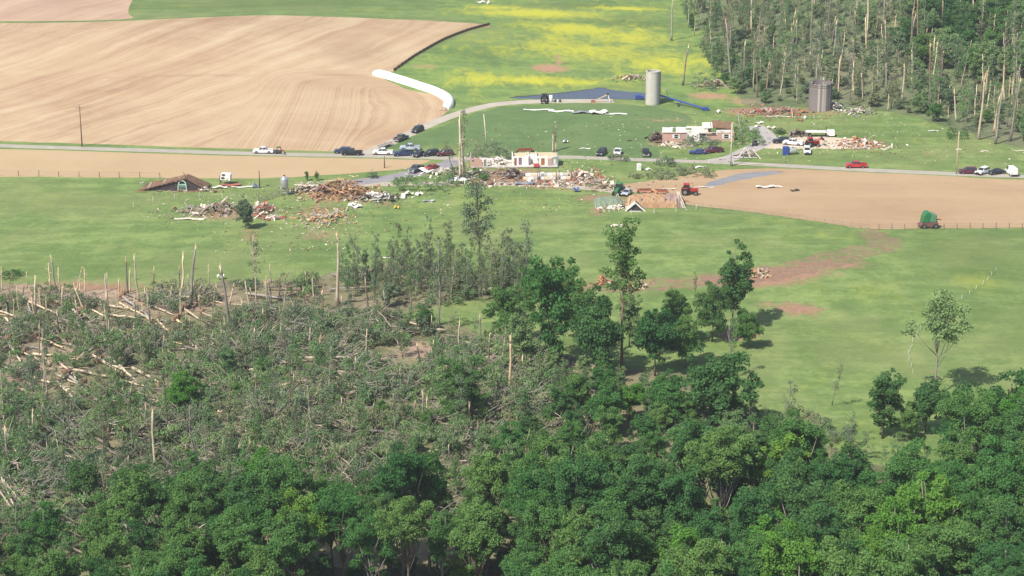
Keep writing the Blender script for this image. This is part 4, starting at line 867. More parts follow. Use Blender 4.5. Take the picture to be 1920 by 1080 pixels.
# pale A-frame conveyor by the pond
t = thing('conveyor_frame', 'pale A-frame conveyor lying at the end of the pond lane', 'conveyor', G(1128, 192), 0)
obj('conveyor_arm', MB().bar((-2.6,0,.3), (2.0,.3,2.5), .35, .3), PL['tan'], t); obj('support_leg', MB().bar((2.0,.3,2.5), (2.6,0,0), .22), P_white, t); obj('support_leg', MB().bar((2.0,.3,2.5), (2.2,1.4,0), .16), P_white, t); obj('foot_box', MB().prism([(-3.4,0),(-1.9,0),(-2.2,.8),(-3.2,.7)], .9), PL['red'], t); obj('drive_head', MB().box((1.9,.3,2.6), (.8,.5,.4)), P_dark, t)
t = thing('spray_tank', 'white upright tank between the dark tractor and drums', 'tank', G(1033, 191), 0)
obj('tank', MB().lathe([(.55,0),(.62,.15),(.62,1.9),(.4,2.15),(.15,2.2)], 16).mesh('tank', True), P_white, t); obj('lid', MB().lathe([(.2,2.2),(.2,2.3)], 10), P_dark, t); obj('valve', MB().tube([(0,-.6,.25),(0,-.85,.25)], [.08,.08], 6), P_dark, t)
for k, (du, m) in enumerate(((6, P_dark), (10, P_white), (14, P_dark))):
    t = thing('drum', ['dark drum next to the white upright tank','white drum in the middle of the three by the pond','dark drum last of the three by the pond'][k], 'drum', G(1035+du*1.1, 191.5), 0)
    obj('shell', MB().lathe([(.3,0),(.32,.03),(.3,.3),(.32,.33),(.3,.6),(.32,.9)], 14), m, t); obj('lid', MB().lathe([(.28,.9),(.28,.93)], 14), P_galv, t)
# green hopper wagon in the tilled field
t = thing('forage_wagon', 'green hopper machine on dull red frame at the tilled field edge', 'farm machine', G(1741, 427), math.radians(4), None, 1.05)
obj('hopper', MB().prism([(-1.9,1.5),(-.2,1.6),(.2,3.6),(-.4,4.0),(-1.1,3.9),(-1.6,3.0)], 2.2).mesh('hopper', False, .08), P_green, t)
obj('side_guard', MB().prism([(-.2,1.6),(1.4,1.6),(1.5,3.2),(.2,3.7)], 2.0).mesh('side_guard', False, .06), paint('faded_green', (.09,.24,.14), .5, .3), t)
obj('base_box', MB().prism([(-2.4,.5),(2.0,.5),(2.0,1.55),(-1.6,1.5),(-2.4,.9)], 2.1).mesh('base_box', False, .05), paint('dull_maroon', (.18,.085,.085), .7, .2), t)
obj('spout', MB().tube([(1.2,0,1.9),(2.2,0,2.0),(2.9,0,1.9)], [.18,.15,.12], 7), P_rust, t); obj('light_box', MB().box((1.5,0,2.7), (.45,.7,.7)), P_dark, t)
for x in (-1.3,1.4):
    for y in (-1.05,1.05): wheel(t, x, y, .6, .35)
# red implements behind the silage bank
def harrow(label, u, v, deg, s):
    t = thing('field_implement', label, 'farm machine', G(u, v), math.radians(deg), None, s)
    obj('frame', MB().bar((-2,-.5,.8), (2,-.5,.8), .16).bar((-2,.5,.8), (2,.5,.8), .16).bar((-2,-.5,.8), (-2,.5,.8), .16).bar((2,-.5,.8), (2,.5,.8), .16), P_red, t)
    for k in range(6): obj('tine', MB().tube([(-1.8+k*.7,.5,.8),(-1.8+k*.7,.75,.4),(-1.8+k*.7,.5,.05)], [.05,.05,.03], 5), P_red, t)
    obj('seed_box', MB().prism([(-1.6,.9),(1.6,.9),(1.7,1.25),(-1.7,1.25)], .5), P_rust, t); obj('drawbar', MB().bar((0,-.5,.8), (0,-2.2,.5), .14), P_red, t)
    for y in (-1.9,1.9): wheel(t, y, -.1, .35, .2)
harrow('red field implement behind the left end of the silage bank', 1210, 362, 5, 1.0)
harrow('red field implement behind the middle of the silage bank', 1237, 364, -12, 1.05)
harrow('red field implement beside the roofless white rooms, upended', 984, 287, 10, 1.15)
# feed bin on legs
t = thing('feed_bin', 'shiny metal feed bin on legs in the left farmyard', 'feed bin', G(534, 366), .3)
obj('shell', MB().lathe([(.98,2.3),(1.0,2.35),(1.0,4.4),(.98,4.45)], 20).mesh('shell', True), P_galv, t); obj('roof_cone', MB().lathe([(1.08,4.42),(.25,5.15),(.22,5.2)], 20), P_galv, t); obj('hopper_cone', MB().lathe([(.15,1.1),(.98,2.3)], 20), P_galv, t); obj('lid', MB().lathe([(.26,5.2),(.26,5.42)], 12), P_dark, t)
for k in range(4): a = 6.283*k/4+.4; obj('leg', MB().tube([(.95*math.cos(a),.95*math.sin(a),2.6),(1.05*math.cos(a),1.05*math.sin(a),0)], [.07,.07], 6), P_galv, t)
for z in (.9, 1.6): obj('brace_ring', MB().tube([(1.03*math.cos(6.283*k/12),1.03*math.sin(6.283*k/12),z) for k in range(13)], [.04]*13, 5), P_galv, t)
# white raised box on dark legs
t = thing('raised_box', 'white box with dark vents raised on legs at the field edge', 'raised box', G(424, 345), -.08)
obj('box', MB().prism([(-1.45,1.3),(.25,1.2),(.55,1.75),(.8,1.1),(1.35,1.05),(1.5,2.9),(-1.1,3.0)], 1.7).mesh('box', False, .05), P_white, t)
for z, x in ((2.72,-.45),(1.85,-.65)): obj('vent', MB().lathe([(.52,0),(.5,.08)], 14), P_dark, t, (x,-.87,z), (math.pi/2,0,0), (1,.5,1))
for x in (-1.5,.95):
    for y in (-.7,.7): obj('leg', MB().bar((x,y,0), (x*.97,y*.9,1.9), .14), P_dark, t)
for s, x in ((1,-1.45),(-1,1.45)): obj('side_rail', MB().bar((x-.15*s,-.8,1.2), (x+.05*s,-.8,2.6), .14), PL['brown'], t)
# blue bin and grey tank in the yard
t = thing('storage_bin', 'bright blue bin on the grass below the gravel yard', 'bin', G(1473, 290), -.05)
obj('shell', MB().box((0,0,1.1), (1.7,1.5,2.2)).mesh('shell', False, .06), P_blue, t); obj('lid', MB().box((0,0,2.24), (1.8,1.6,.12)), P_blue, t)
for z in (.5,1.1,1.7): obj('rib', MB().box((0,-.77,z), (1.6,.06,.12)), P_blue, t)
t = thing('water_tank', 'grey horizontal tank lying right of the blue bin', 'tank', G(1486, 289), .1)
obj('shell', MB().lathe([(.3,-1.2),(.85,-1.05),(.95,-.8),(.95,.8),(.85,1.05),(.3,1.2)], 18).mesh('shell', True), paint('tank_grey', (.30,.32,.29), .5, .4), t, (0,0,1.0), (0,math.pi/2,.0)); obj('manhole', MB().lathe([(.25,1.9),(.25,2.05)], 12), P_dark, t)
for x in (-.6,.6): obj('cradle', MB().box((x,0,.12), (.18,1.2,.3)), P_dark, t)
# white wrecked wagon in front of the hill
t = thing('wrecked_wagon', 'white flat wagon with dark load wrecked above the gravel yard', 'wagon', G(1535, 256), -.04)
obj('deck', MB().box((-.6,0,1.5), (6.4,2.2,.25)).mesh('deck', False, .03), P_white, t); obj('front_panel', MB().box((3.4,-.1,1.2), (2.2,2.0,1.5)).mesh('front_panel', False, .05), P_white, t)
for k in range(9): obj('side_stake', MB().box((-3.6+k*.75,-1.12,1.85), (.08,.06,.7)), P_galv, t)
for x in (-2.6,2.4):
    for y in (-1.0,1.0): wheel(t, x, y, .45, .28)
obj('stove_pipe', MB().tube([(2.0,-.9,1.0),(2.05,-.9,3.2)], [.1,.1], 7), P_dark, t)
# ------------------------------------------------------------------ silos, silage bag, poles, fences
def concrete_mat(name, a, b):
    m, nt, out = newmat(name); c = coords(nt); cv_ = coords(nt, (1.4,1.4,.12)); n1 = noise(nt, cv_, 1.0, 5, .7); n2 = noise(nt, c, 1.2, 5, .7)
    r = ramp(nt, [(.3, a), (.7, b)]); nt.links.new(mth(nt, 'ADD', mth(nt, 'MULTIPLY', n1, .6), mth(nt, 'MULTIPLY', n2, .4)), r.inputs[0])
    finish(nt, out, r.outputs[0], .9, .15, n2, .3, .05); return m
M_conc = concrete_mat('silo_concrete', (.40,.37,.32), (.58,.55,.49)); M_oldst = concrete_mat('old_silo_stave', (.15,.125,.12), (.27,.235,.22)); M_oldpale = concrete_mat('old_silo_stave_pale', (.34,.30,.27), (.45,.40,.36))
t = thing('concrete_silo', 'pale concrete silo without roof standing by the pond', 'silo', G(1223, 195), 0)
obj('wall', MB().lathe([(2.12,0),(2.12,10.3),(1.95,10.3),(1.95,0)], 28, False).mesh('wall', False), M_conc, t)
for k in range(13): obj('hoop', MB().lathe([(2.125,.4+k*.78),(2.15,.4+k*.78),(2.15,.45+k*.78),(2.125,.45+k*.78)], 28, False), P_galv, t)
obj('rim', MB().lathe([(2.2,10.25),(2.2,10.45),(1.9,10.45),(1.9,10.25)], 28, False), M_conc, t); obj('chute', MB().box((2.25,.5,5.2), (.5,.9,10.2)), concrete_mat('chute_concrete', (.26,.245,.23), (.36,.34,.31)), t)
t = thing('ruined_silo', 'dark weathered silo with broken rim at the hill foot', 'silo', G(1537, 205), 0)
for k in range(34):
    a = 6.283*k/34; h = 8.6+random.uniform(-.35, .25)
    obj('stave', MB().box((0,0,h/2), (.14,.61,h)), M_oldpale if k in (24,26,27,30) else M_oldst, t, (3.42*math.cos(a), 3.42*math.sin(a), 0), (0,0,a))
for z in (7.3, 7.9): obj('hoop', MB().lathe([(3.5,z),(3.55,z),(3.55,z+.12),(3.5,z+.12)], 34, False), P_dark, t)
for k in range(5): obj('broken_edge', MB().box((0,0,0), (.12,.5,random.uniform(.5,.9))), M_oldpale, t, (3.4*math.cos(k*1.2), 3.4*math.sin(k*1.2), 8.9), (random.uniform(-.3,.3), .2, k*1.2))
# silage bag
bag = [G(u, v) for u, v in ((701,139),(725,145),(758,155),(790,165.5),(815,174),(832,182),(841,190),(842,198),(836,205))]
bp = smooth_poly([(q.x, q.y) for q in bag], False, 6); V = []; Fq = []; nS = 11
for i, (x, y) in enumerate(bp):
    a = bp[max(i-1, 0)]; b = bp[min(i+1, len(bp)-1)]; d = Vector((b[0]-a[0], b[1]-a[1], 0)).normalized(); nrm = Vector((-d.y, d.x, 0)); e = min(1, .55+.45*min(i, len(bp)-1-i)/3)
    for k in range(nS):
        th = math.pi*k/(nS-1); w = 1.55*e*(1+random.uniform(-.03,.03)); V.append((x+nrm.x*w*math.cos(th), y+nrm.y*w*math.cos(th), gh(x, y)+2.0*e*max(0, math.sin(th))**.7*(1+random.uniform(-.03,.03))-.05))
for i in range(len(bp)-1):
    for k in range(nS-1): Fq.append((i*nS+k, i*nS+k+1, (i+1)*nS+k+1, (i+1)*nS+k))
mb = MB(); mb.add(V, Fq+[tuple(range(nS)), tuple(range(len(V)-nS, len(V)))]); t = thing('silage_bag', 'long white plastic silage bag bending along the ploughed field', 'silage bag', (0,0,0)); obj('bag', mb.mesh('bag', True), paint('bag_plastic', (.80,.80,.78), .35, .5, 0, .06), t)
q = bag[-1]; obj('open_end', MB().prism([(-1.2,0),(1.2,0),(.9,.9),(-.6,1.1)], 1.3).mesh('open_end', False, .1), PL['tan'], t, (q.x-.9, q.y-.8, q.z))
# utility poles
def pole(label, u, v, top, arm=True, lean=0.0, mat=None):
    p = G(u, v); h = (v-top)/pxm(u, v)/math.cos(PITCH+math.atan((v-540)/F)); t = thing('utility_pole', label, 'pole', p, 0, None, None, (0, lean)); m = mat or PL['grey']
    obj('shaft', MB().tube([(0,0,-.3),(0,0,h*.5),(0,0,h)], [.19,.16,.12], 9).mesh('shaft', True), m, t)
    if arm:
        obj('crossarm', MB().box((0,-.16,h-.7), (2.2,.12,.14)), m, t)
        for x in (-.95,-.45,.45,.95): obj('insulator', MB().lathe([(.05,0),(.07,.12),(.04,.22)], 8), M_conc, t, (x,-.16,h-.63))
    return t
pole('wooden utility pole with crossarm against the ploughed field', 154, 275, 198, mat=PL['brown']); pole('pale utility pole in front of the right brick house', 1370, 312, 231, False, mat=PL['pale']); pole('tall pale utility pole beside the cars on the right', 1793, 326, 247, False, 0, PL['tan']); pole('leaning pale pole behind the wrecked left house', 913, 276, 214, False, -.09, PL['pale'])
pole('short dark post at the corner of the stubble strip', 721, 315, 292, False, 0, PL['brown']); pole('slanting pale pole leaning over the fallen yard tree', 1393, 269, 213, False, -.2, PL['weathered']); pole('dark post standing beside the metal feed bin', 487, 352, 320, False, 0, PL['brown'])
# fences
def fence(label, line, n, h, w, mat, wires=0, wmat=None, jitter=.0, cat='fence', name='wire_fence', net=False):
    P = [G(u, v) for u, v in line]; L = [0]
    for a, b in zip(P, P[1:]): L.append(L[-1]+(b-a).length)
    def at(s):
        for i in range(len(P)-1):
            if s <= L[i+1]+1e-6: f = (s-L[i])/(L[i+1]-L[i]); x, y = P[i].lerp(P[i+1], f).xy; return Vector((x, y, gh(x, y)))
    t = thing(name, label, cat, P[0]); pts = [at(L[-1]*k/(n-1)) for k in range(n)]
    me = MB().tube([(0,0,-.2),(0,0,h)], [w,w*.85], 6).mesh('post'); me.materials.append(mat)
    for q in pts: obj('post', me, mat, t, q-P[0], (random.gauss(0, jitter), random.gauss(0, jitter), 0), (1,1,random.uniform(.85,1.1)))
    for k in range(wires):
        z = h*(.35+.6*k/max(1, wires-1)); obj('wire', MB().tube([q-P[0]+Vector((0,0,z)) for q in pts], [.018]*n, 3), wmat or P_galv, t)
    if net:
        mb = MB()
        for a, b in zip(pts, pts[1:]):
            d = (b-a); mb.box((a+b)/2-P[0]+Vector((0,0,.45)), (d.length, .05, .9), Matrix.Rotation(math.atan2(d.y, d.x), 3, 'Z'))
        obj('windbreak_netting', mb, wmat, t)['kind'] = 'stuff'
M_wp = paint('white_fence_post', (.72,.72,.66), .6, .3)
fence('dark netted fence curving along the ploughed field edge', [(738,134),(776,107),(833,75),(880,57),(918,47)], 26, 1.3, .09, PL['tan'], 2, PL['brown'], .04, net=True)
fence('line of small white posts curving down the right pasture', [(1868,508),(1843,534),(1812,556),(1762,585),(1730,612),(1712,640),(1702,668),(1712,700)], 20, 1.05, .05, M_wp, 1, P_galv, .14)
fence('white posts crossing behind the silage bank grass', [(1117,390),(1146,400),(1195,402),(1252,399),(1305,392)], 6, 1.4, .07, M_wp, 1, P_galv, .08)
fence('dark post fence along the near edge of the tilled field', [(1648,431),(1700,430),(1770,430),(1840,429),(1990,428)], 15, 1.5, .09, PL['brown'], 3, P_dark, .03)
fence('post fence along the slanting edge of the tilled field', [(1285,387),(1400,399),(1500,413),(1630,430)], 22, 1.2, .07, PL['weathered'], 3, P_dark, .05)
fence('brown post fence between stubble strip and left pasture', [(-40,330),(85,331),(225,333),(300,334)], 10, 1.6, .1, PL['brown'], 3, P_dark, .05)
fence('white posts on the pasture below the collapsed barn', [(250,388),(310,372),(385,368),(462,372)], 6, 1.3, .06, M_wp, 1, P_galv, .12)
fence('three pale posts in the small grass corner lower right', [(1700,820),(1735,816),(1775,810)], 4, 1.2, .06, P_yel, 1, P_galv, .05)
fence('dark rail fence of the left farmyard', [(484,381),(505,374),(530,366),(570,358)], 22, 1.5, .1, PL['grey'], 3, P_dark, .05)

# ------------------------------------------------------------------ wrecks, rubble and debris
def plank_mesh(l, w, th, bend=0):
    mb = MB()
    if bend:
        prof = [(-l/2,0),(0,bend),(l/2,0),(l/2,th),(0,bend+th),(-l/2,th)]; mb.prism(prof, w)
    else: mb.box((0,0,0), (l,w,th))
    return mb.mesh('plank')
PLK = [plank_mesh(l, w, .07, b) for l, w, b in ((2.6,.25,0),(4.2,.28,.25),(5.6,.3,0),(2.0,.9,.15),(3.4,.2,0))]
def sheet_mesh(sx, sy, amp, seed):
    rg = random.Random(seed); n, m_ = 6, 4; V = []; 
    for lay in (0, 1):
        for i in range(n+1):
            for j in range(m_+1):
                x, y = sx*(i/n-.5), sy*(j/m_-.5); z = amp*(math.sin(i*1.3+seed)+.6*math.sin(j*1.9+seed*2)+.35*math.sin((i+j)*2.3))*.5
                V.append((x+.1*amp*math.sin(j*3), y, z+amp*.9-lay*.035))
    k = (n+1)*(m_+1); ix = lambda i, j, l: l*k+i*(m_+1)+j; Fq = []
    for i in range(n):
        for j in range(m_): Fq += [(ix(i,j,0),ix(i+1,j,0),ix(i+1,j+1,0),ix(i,j+1,0)), (ix(i,j,1),ix(i,j+1,1),ix(i+1,j+1,1),ix(i+1,j,1))]
    for i in range(n): Fq += [(ix(i,0,0),ix(i,0,1),ix(i+1,0,1),ix(i+1,0,0)), (ix(i,m_,0),ix(i+1,m_,0),ix(i+1,m_,1),ix(i,m_,1))]
    for j in range(m_): Fq += [(ix(0,j,0),ix(0,j+1,0),ix(0,j+1,1),ix(0,j,1)), (ix(n,j,0),ix(n,j,1),ix(n,j+1,1),ix(n,j+1,0))]
    return MB().add(V, Fq).mesh('sheet')
SHT = [sheet_mesh(2.6, 1.4, .35, k) for k in range(6)]
def rubble_mesh(w, d, h, n, seed):
    rg = random.Random(seed); mb = MB()
    for _ in range(n):
        x, y = rg.gauss(0, w*.3), rg.gauss(0, d*.3); z = h*max(0, 1-(abs(x)/(w*.5))**1.2-(abs(y)/(d*.55))**1.3)*rg.uniform(.15,1)
        s = rg.uniform(.25,.8); mb.box((x,y,z+.1), (s*rg.uniform(.6,2.4), s*rg.uniform(.3,.9), s*rg.uniform(.12,.6)), Euler((rg.uniform(-.7,.7), rg.uniform(-.7,.7), rg.uniform(0,3.1))).to_matrix())
    return mb
def heap(label, u, v, w, d, h, cols, n=16, rz=0.0, rub=90, cat='rubble heap', name='debris_heap', sheets=2, rubcol=None, seed=0):
    rg = random.Random(int(u*7+v)+seed); t = thing(name, label, cat, G(u, v), rz)
    for c_i, c in enumerate(cols[:3]): obj('rubble', rubble_mesh(w, d, h, rub//min(3, len(cols)), int(u+v)+c_i), PL[c], t)['kind'] = 'stuff'
    for k in range(n):
        x, y = rg.gauss(0, w*.32), rg.gauss(0, d*.32); z = h*max(.05, 1-(abs(x)/(w*.5))**1.2-(abs(y)/(d*.6))**1.3)
        obj('plank', PLK[rg.randrange(5)], PL[rg.choice(cols)], t, (x, y, z*rg.uniform(.6,1.1)+.15), (rg.uniform(-.4,.4), rg.gauss(0,.35), rg.uniform(0,3.14)), rg.uniform(.6,1.1))
    for k in range(sheets): obj('torn_panel', SHT[rg.randrange(6)], PL[rg.choice(cols)], t, (rg.gauss(0, w*.25), rg.gauss(0, d*.25), h*.35), (rg.uniform(-.4,.4), rg.uniform(-.5,.5), rg.uniform(0,3.1)), rg.uniform(.5,1.0))
    return t
heap('long splintered heap with pale planks behind the grey-leaved tree', 415, 396, 20, 9, 2.6, ['weathered','grey','brown','pale'], 34, .1, 220, sheets=4)
heap('pinkish rubble right of the grey-leaved tree', 492, 398, 8, 10, 2.6, ['weathered','pale','red'], 16, 0, 120)
heap('small red and white scraps at the right end of the left rubble', 512, 410, 5, 3, .9, ['red','white','pale'], 10, 0, 40)
heap('big orange-brown splintered barn heap in the left farmyard', 640, 362, 17, 14, 4.2, ['orange','orange','brown','weathered','tan'], 46, .1, 330, sheets=4)
heap('dark red splintered lumber left of the orange-brown heap', 607, 362, 7, 9, 3.0, ['brown','red','weathered'], 22, 0, 110)
heap('tan and grey rubble with white sheet left of the barn heap', 580, 358, 9, 9, 2.2, ['pale','weathered','tan'], 18, 0, 120, sheets=3)
heap('grey and black scrap strewn right of the barn heap', 710, 372, 14, 6, 1.4, ['grey','white','dark'], 18, .1, 120, sheets=4)
heap('dark jumbled heap in front of the roofless white rooms', 962, 331, 7, 7, 2.4, ['dark','grey','brown'], 18, 0, 140)
heap('pale plaster rubble between the two halves of the left house', 932, 308, 9, 6, 2.0, ['pale','white','tan'], 22, 0, 150, sheets=3)
heap('white and wooden wreckage along the paved drive', 836, 328, 16, 9, 1.8, ['white','weathered','pale'], 24, -.4, 110, sheets=6)
heap('flat brown scraps in front of the left house', 915, 346, 10, 4, .7, ['weathered','pale','brown'], 16, 0, 60)
heap('pinkish bricks and boards right of the white block wall', 1085, 333, 14, 10, 1.6, ['weathered','red','pale'], 24, 0, 170, sheets=3)
heap('brown broken stems and boards above the farm lane', 1120, 345, 8, 6, 1.2, ['brown','weathered','pale'], 14, 0, 70)
heap('red brick and white rubble below the ruined silo', 1460, 212, 22, 12, 1.9, ['red','weathered','red','pale'], 30, .05, 260, sheets=4)
heap('pale rubble trail right of the ruined silo', 1610, 210, 12, 8, 1.0, ['weathered','grey','pale'], 12, 0, 90)
heap('colourful scattered rubble right of the gravel yard', 1612, 272, 13, 10, 1.8, ['red','orange','white','pale'], 26, .1, 170, sheets=4)
heap('dark twisted scrap beside the ruined silo', 1567, 204, 5, 5, 2.6, ['dark','grey','white'], 12, 0, 70)
heap('brown splinter heap at the left foot of the hill', 1340, 162, 8, 6, 2.6, ['brown','tan','weathered'], 16, 0, 90)
heap('brown timber heap behind the concrete silo', 1180, 148, 14, 6, 1.5, ['brown','weathered','tan'], 12, 0, 80)
heap('dark wreckage at the left end of the right brick house', 1233, 262, 5, 6, 2.4, ['dark','brown','dark'], 14, 0, 110)
heap('dark shattered load under the white wagon', 1497, 254, 6, 5, 2.0, ['dark','brown','grey'], 12, 0, 80)
heap('white and brown scraps in front of the right brick house', 1270, 272, 9, 6, .7, ['pale','tan','weathered'], 12, 0, 60)
heap('brown earth and root heap in the middle of the track', 1425, 515, 4, 4, 1.6, ['tan','weathered','orange'], 6, 0, 60, cat='heap', name='earth_heap')
heap('reddish earth heap right of the tall pole-like tree', 1193, 537, 5, 4, 1.3, ['orange','tan'], 4, 0, 60, cat='heap', name='earth_heap', sheets=0)
heap('red earth heap with white scrap left of the tall pole-like tree', 1130, 531, 3, 3, 1.8, ['red','orange'], 4, 0, 40, cat='heap', name='earth_heap', sheets=0)
heap('low pinkish rubble between the block wall and the farm lane', 1035, 345, 14, 5, .9, ['weathered','red','pale'], 16, 0, 120)
heap('splintered timbers in front of the left house brick corner', 893, 330, 9, 6, 1.3, ['weathered','brown','pale'], 18, .1, 90)
heap('broken boards around the shattered yard tree', 862, 336, 9, 7, 1.2, ['weathered','white','grey'], 16, .2, 80)
heap('brown splinters left of the green tractor', 1135, 352, 9, 6, 1.0, ['brown','weathered','tan'], 14, 0, 80)
heap('splinters trailing down the pasture below the barn heap', 608, 410, 14, 16, .6, ['orange','weathered','tan'], 24, .2, 160, sheets=1)
def sheet(label, u, v, s, m='white', rz=None, tilt=(0,0), name='torn_sheet'):
    o = obj(name, SHT[int(u) % 6], PL[m] if isinstance(m, str) else m, None, G(u, v), (tilt[0], tilt[1], random.uniform(0,3) if rz is None else rz), s); tag(o, label, 'sheet')
for a in [('pale yellow flat sheet in front of the left rubble heap',352,411,(2.6,1.1,.5),'pale',.02),('short pale sheet at the right of the pale yellow one',372,412,(1.2,.9,.5),'pale',.1),('bent white sheet at the end of the grey scrap',695,368,(1.2,1.2,2.4),'white',1.2),('white crumpled sheet on grass below the barn heap',668,389,(1.2,1.2,1.6),'white',.3),('small white sheet left of the crumpled one',659,386,(.7,.9,1.8),'white',1.),
  ('white folded sheet under the long brush pile, left',766,366,(1.0,1.1,2.0),'white',.2),('white folded sheet under the long brush pile, right',785,366,(.8,.9,1.8),'white',.9),('white curled sheet at the foot of the shattered yard tree',866,344,(1.3,1.4,2.6),'white',1.3),('pale green curled sheet beside the white curled one',852,343,(1.4,1.2,2.4),P_galv,.6),('long white panel leaning over the small red car',798,324,(2.0,.9,2.2),'white',-.6),('white rag of metal caught on the shattered yard tree',866,312,(.6,.8,2.0),'white',1.1),
  ('white sheet lying on the tilled field',1435,352,(1.9,1.2,1.1),'white',.1),('white strip right of the sheet on the tilled field',1455,351,(1.3,.4,.7),'white',.05),('dark scrap on the tilled field',1490,358,(1.0,.8,1.0),'dark',.4),('white strip beside the red tractor',1318,352,(2.2,.35,.6),'white',.03),('white strip behind the silage bank',1255,355,(1.3,.35,.5),'white',.03),('cream sheet lying on the pasture below the silage bank',1157,424,(1.3,1.3,.9),'pale',.2),
  ('long white plastic strip leftmost by the pond lane',1010,206,(3.6,1.0,.5),'white',.0),('white plastic strip second by the pond lane',1052,209,(3.0,1.2,.8),P_white,.0),('crumpled grey-white plastic in the middle by the pond lane',1090,212,(2.2,1.6,1.2),P_galv,.1),('crumpled white plastic bundle by the pond lane',1122,213,(2.0,1.8,1.8),'white',.2),('thin white plastic tail rightmost by the pond lane',1155,214,(2.6,.8,.5),'white',-.02),
  ('white scrap beside the white box on the grass',1215,319,(.7,.7,1.1),'white',.3),('yellow scrap on the pasture below the brush pile',743,391,(.5,.6,1.8),paint('yellow_scrap',(.6,.42,.08),.7,.2),.3),('grey-green scrap on the pasture below the brush pile',804,378,(1.2,.7,.8),P_galv,.2),('orange-red tarpaulin crumpled in front of the left house',889,347,(.7,.8,2.2),paint('orange_tarp',(.5,.10,.05),.7,.2),.4),('blue tarpaulin bundle on the farm lane',1080,360,(.6,.8,2.2),P_blue,.2),
  ('grey metal sheet flat in front of the dark heap',985,345,(2.2,1.6,.9),P_galv,.1),('slate blue sheet right of the grey metal one',1000,346,(1.4,1.2,1.0),paint('slate_sheet',(.14,.15,.18),.6,.3),.3),('white sheet on top of the scraps in front of the left house',993,341,(.9,.7,1.6),'white',.8),('white sheet lying by the track left of the tall tree',1136,532,(.9,.7,.8),'white',.1),('pale sheet standing in the rubble below the ruined silo',1441,214,(.7,.5,3.2),'white',.1),('long pale sheet lying below the ruined silo rubble',1462,219,(3.6,.9,.5),'pale',-.1),
  ('white bag-like scrap right of the ruined silo rubble',1508,223,(.5,.6,1.8),'white',.5),('white scrap on grass above the brick house',1347,212,(.7,.7,2.0),'white',.5),('white scrap at the head of the grey lane',1424,231,(1.1,.9,1.0),'white',.2),('white scrap below the head of the grey lane',1420,238,(.9,.8,1.0),'white',.7),('cream scrap above the black yard car',1446,242,(.9,.7,1.6),'pale',.1),('white torn sheet far off beyond the ploughed field, left',903,6,(1.4,.8,1.8),'white',.1),('white torn sheet far off beyond the ploughed field, right',914,8,(.9,.8,2.6),'white',.6),('dark plank on the hay meadow',1180,264,(.7,.4,.4),'dark',.1),
  ('grey bin-like scrap on the hay meadow',1060,268,(.7,.7,1.8),P_galv,.3),('white strip on the hay meadow beside the black car',1097,279,(1.2,.4,.6),'white',.0),('long cream board lying along the verge by the timber frame',1420,309,(3.6,.4,.4),'pale',-.02),('white flattened roll beneath the pale utility pole',1375,310,(.7,.7,1.8),'white',.4),('white sheet caught below the pale utility pole',1313,314,(1.2,.8,.9),'white',.3),('white bent sheet under the collapsed barn',381,357,(1.0,.9,2.0),'white',.2),('long white panel left of the two yard posts',458,351,(2.6,.6,.6),'white',.05),('white curved panel right of the collapsed barn',412,353,(1.5,1.0,1.2),'white',.1),
  ('reddish panel under the raised white box',433,348,(2.0,1.6,.8),'red',.1),('white scrap at the woodland edge beside the root hole',414,524,(.6,.6,2.2),'white',.3),('flat pale board in the felled wood edge',735,484,(1.6,.5,.5),'white',.0),('blue peaked cover left of the two yard posts',479,352,(.6,.6,2.4),paint('blue_cover',(.10,.14,.28),.6,.3),.2),
  ('white sheet rightmost on the grass by the hill',1750,246,(1.2,.5,.5),'white',.0),('white scrap near the pole on the right verge',1797,281,(.6,.4,.5),'white',.0),('pale strip on the right verge',1845,284,(1.0,.4,.4),'pale',.0),('pale strip at the right border verge',1910,283,(1.3,.4,.4),'pale',.0)]: sheet(*a)
# white upright box on the grass
t = thing('white_appliance', 'white upright box standing alone on grass below the road', 'box', G(1198, 319), .15)
obj('cabinet', MB().box((0,0,.9), (1.1,1.0,1.8)).mesh('cabinet', False, .04), P_white, t); obj('door', MB().box((0,-.53,.9), (1.02,.06,1.7)), P_white, t); obj('handle', MB().box((.4,-.6,1.0), (.05,.06,.5)), P_galv, t)

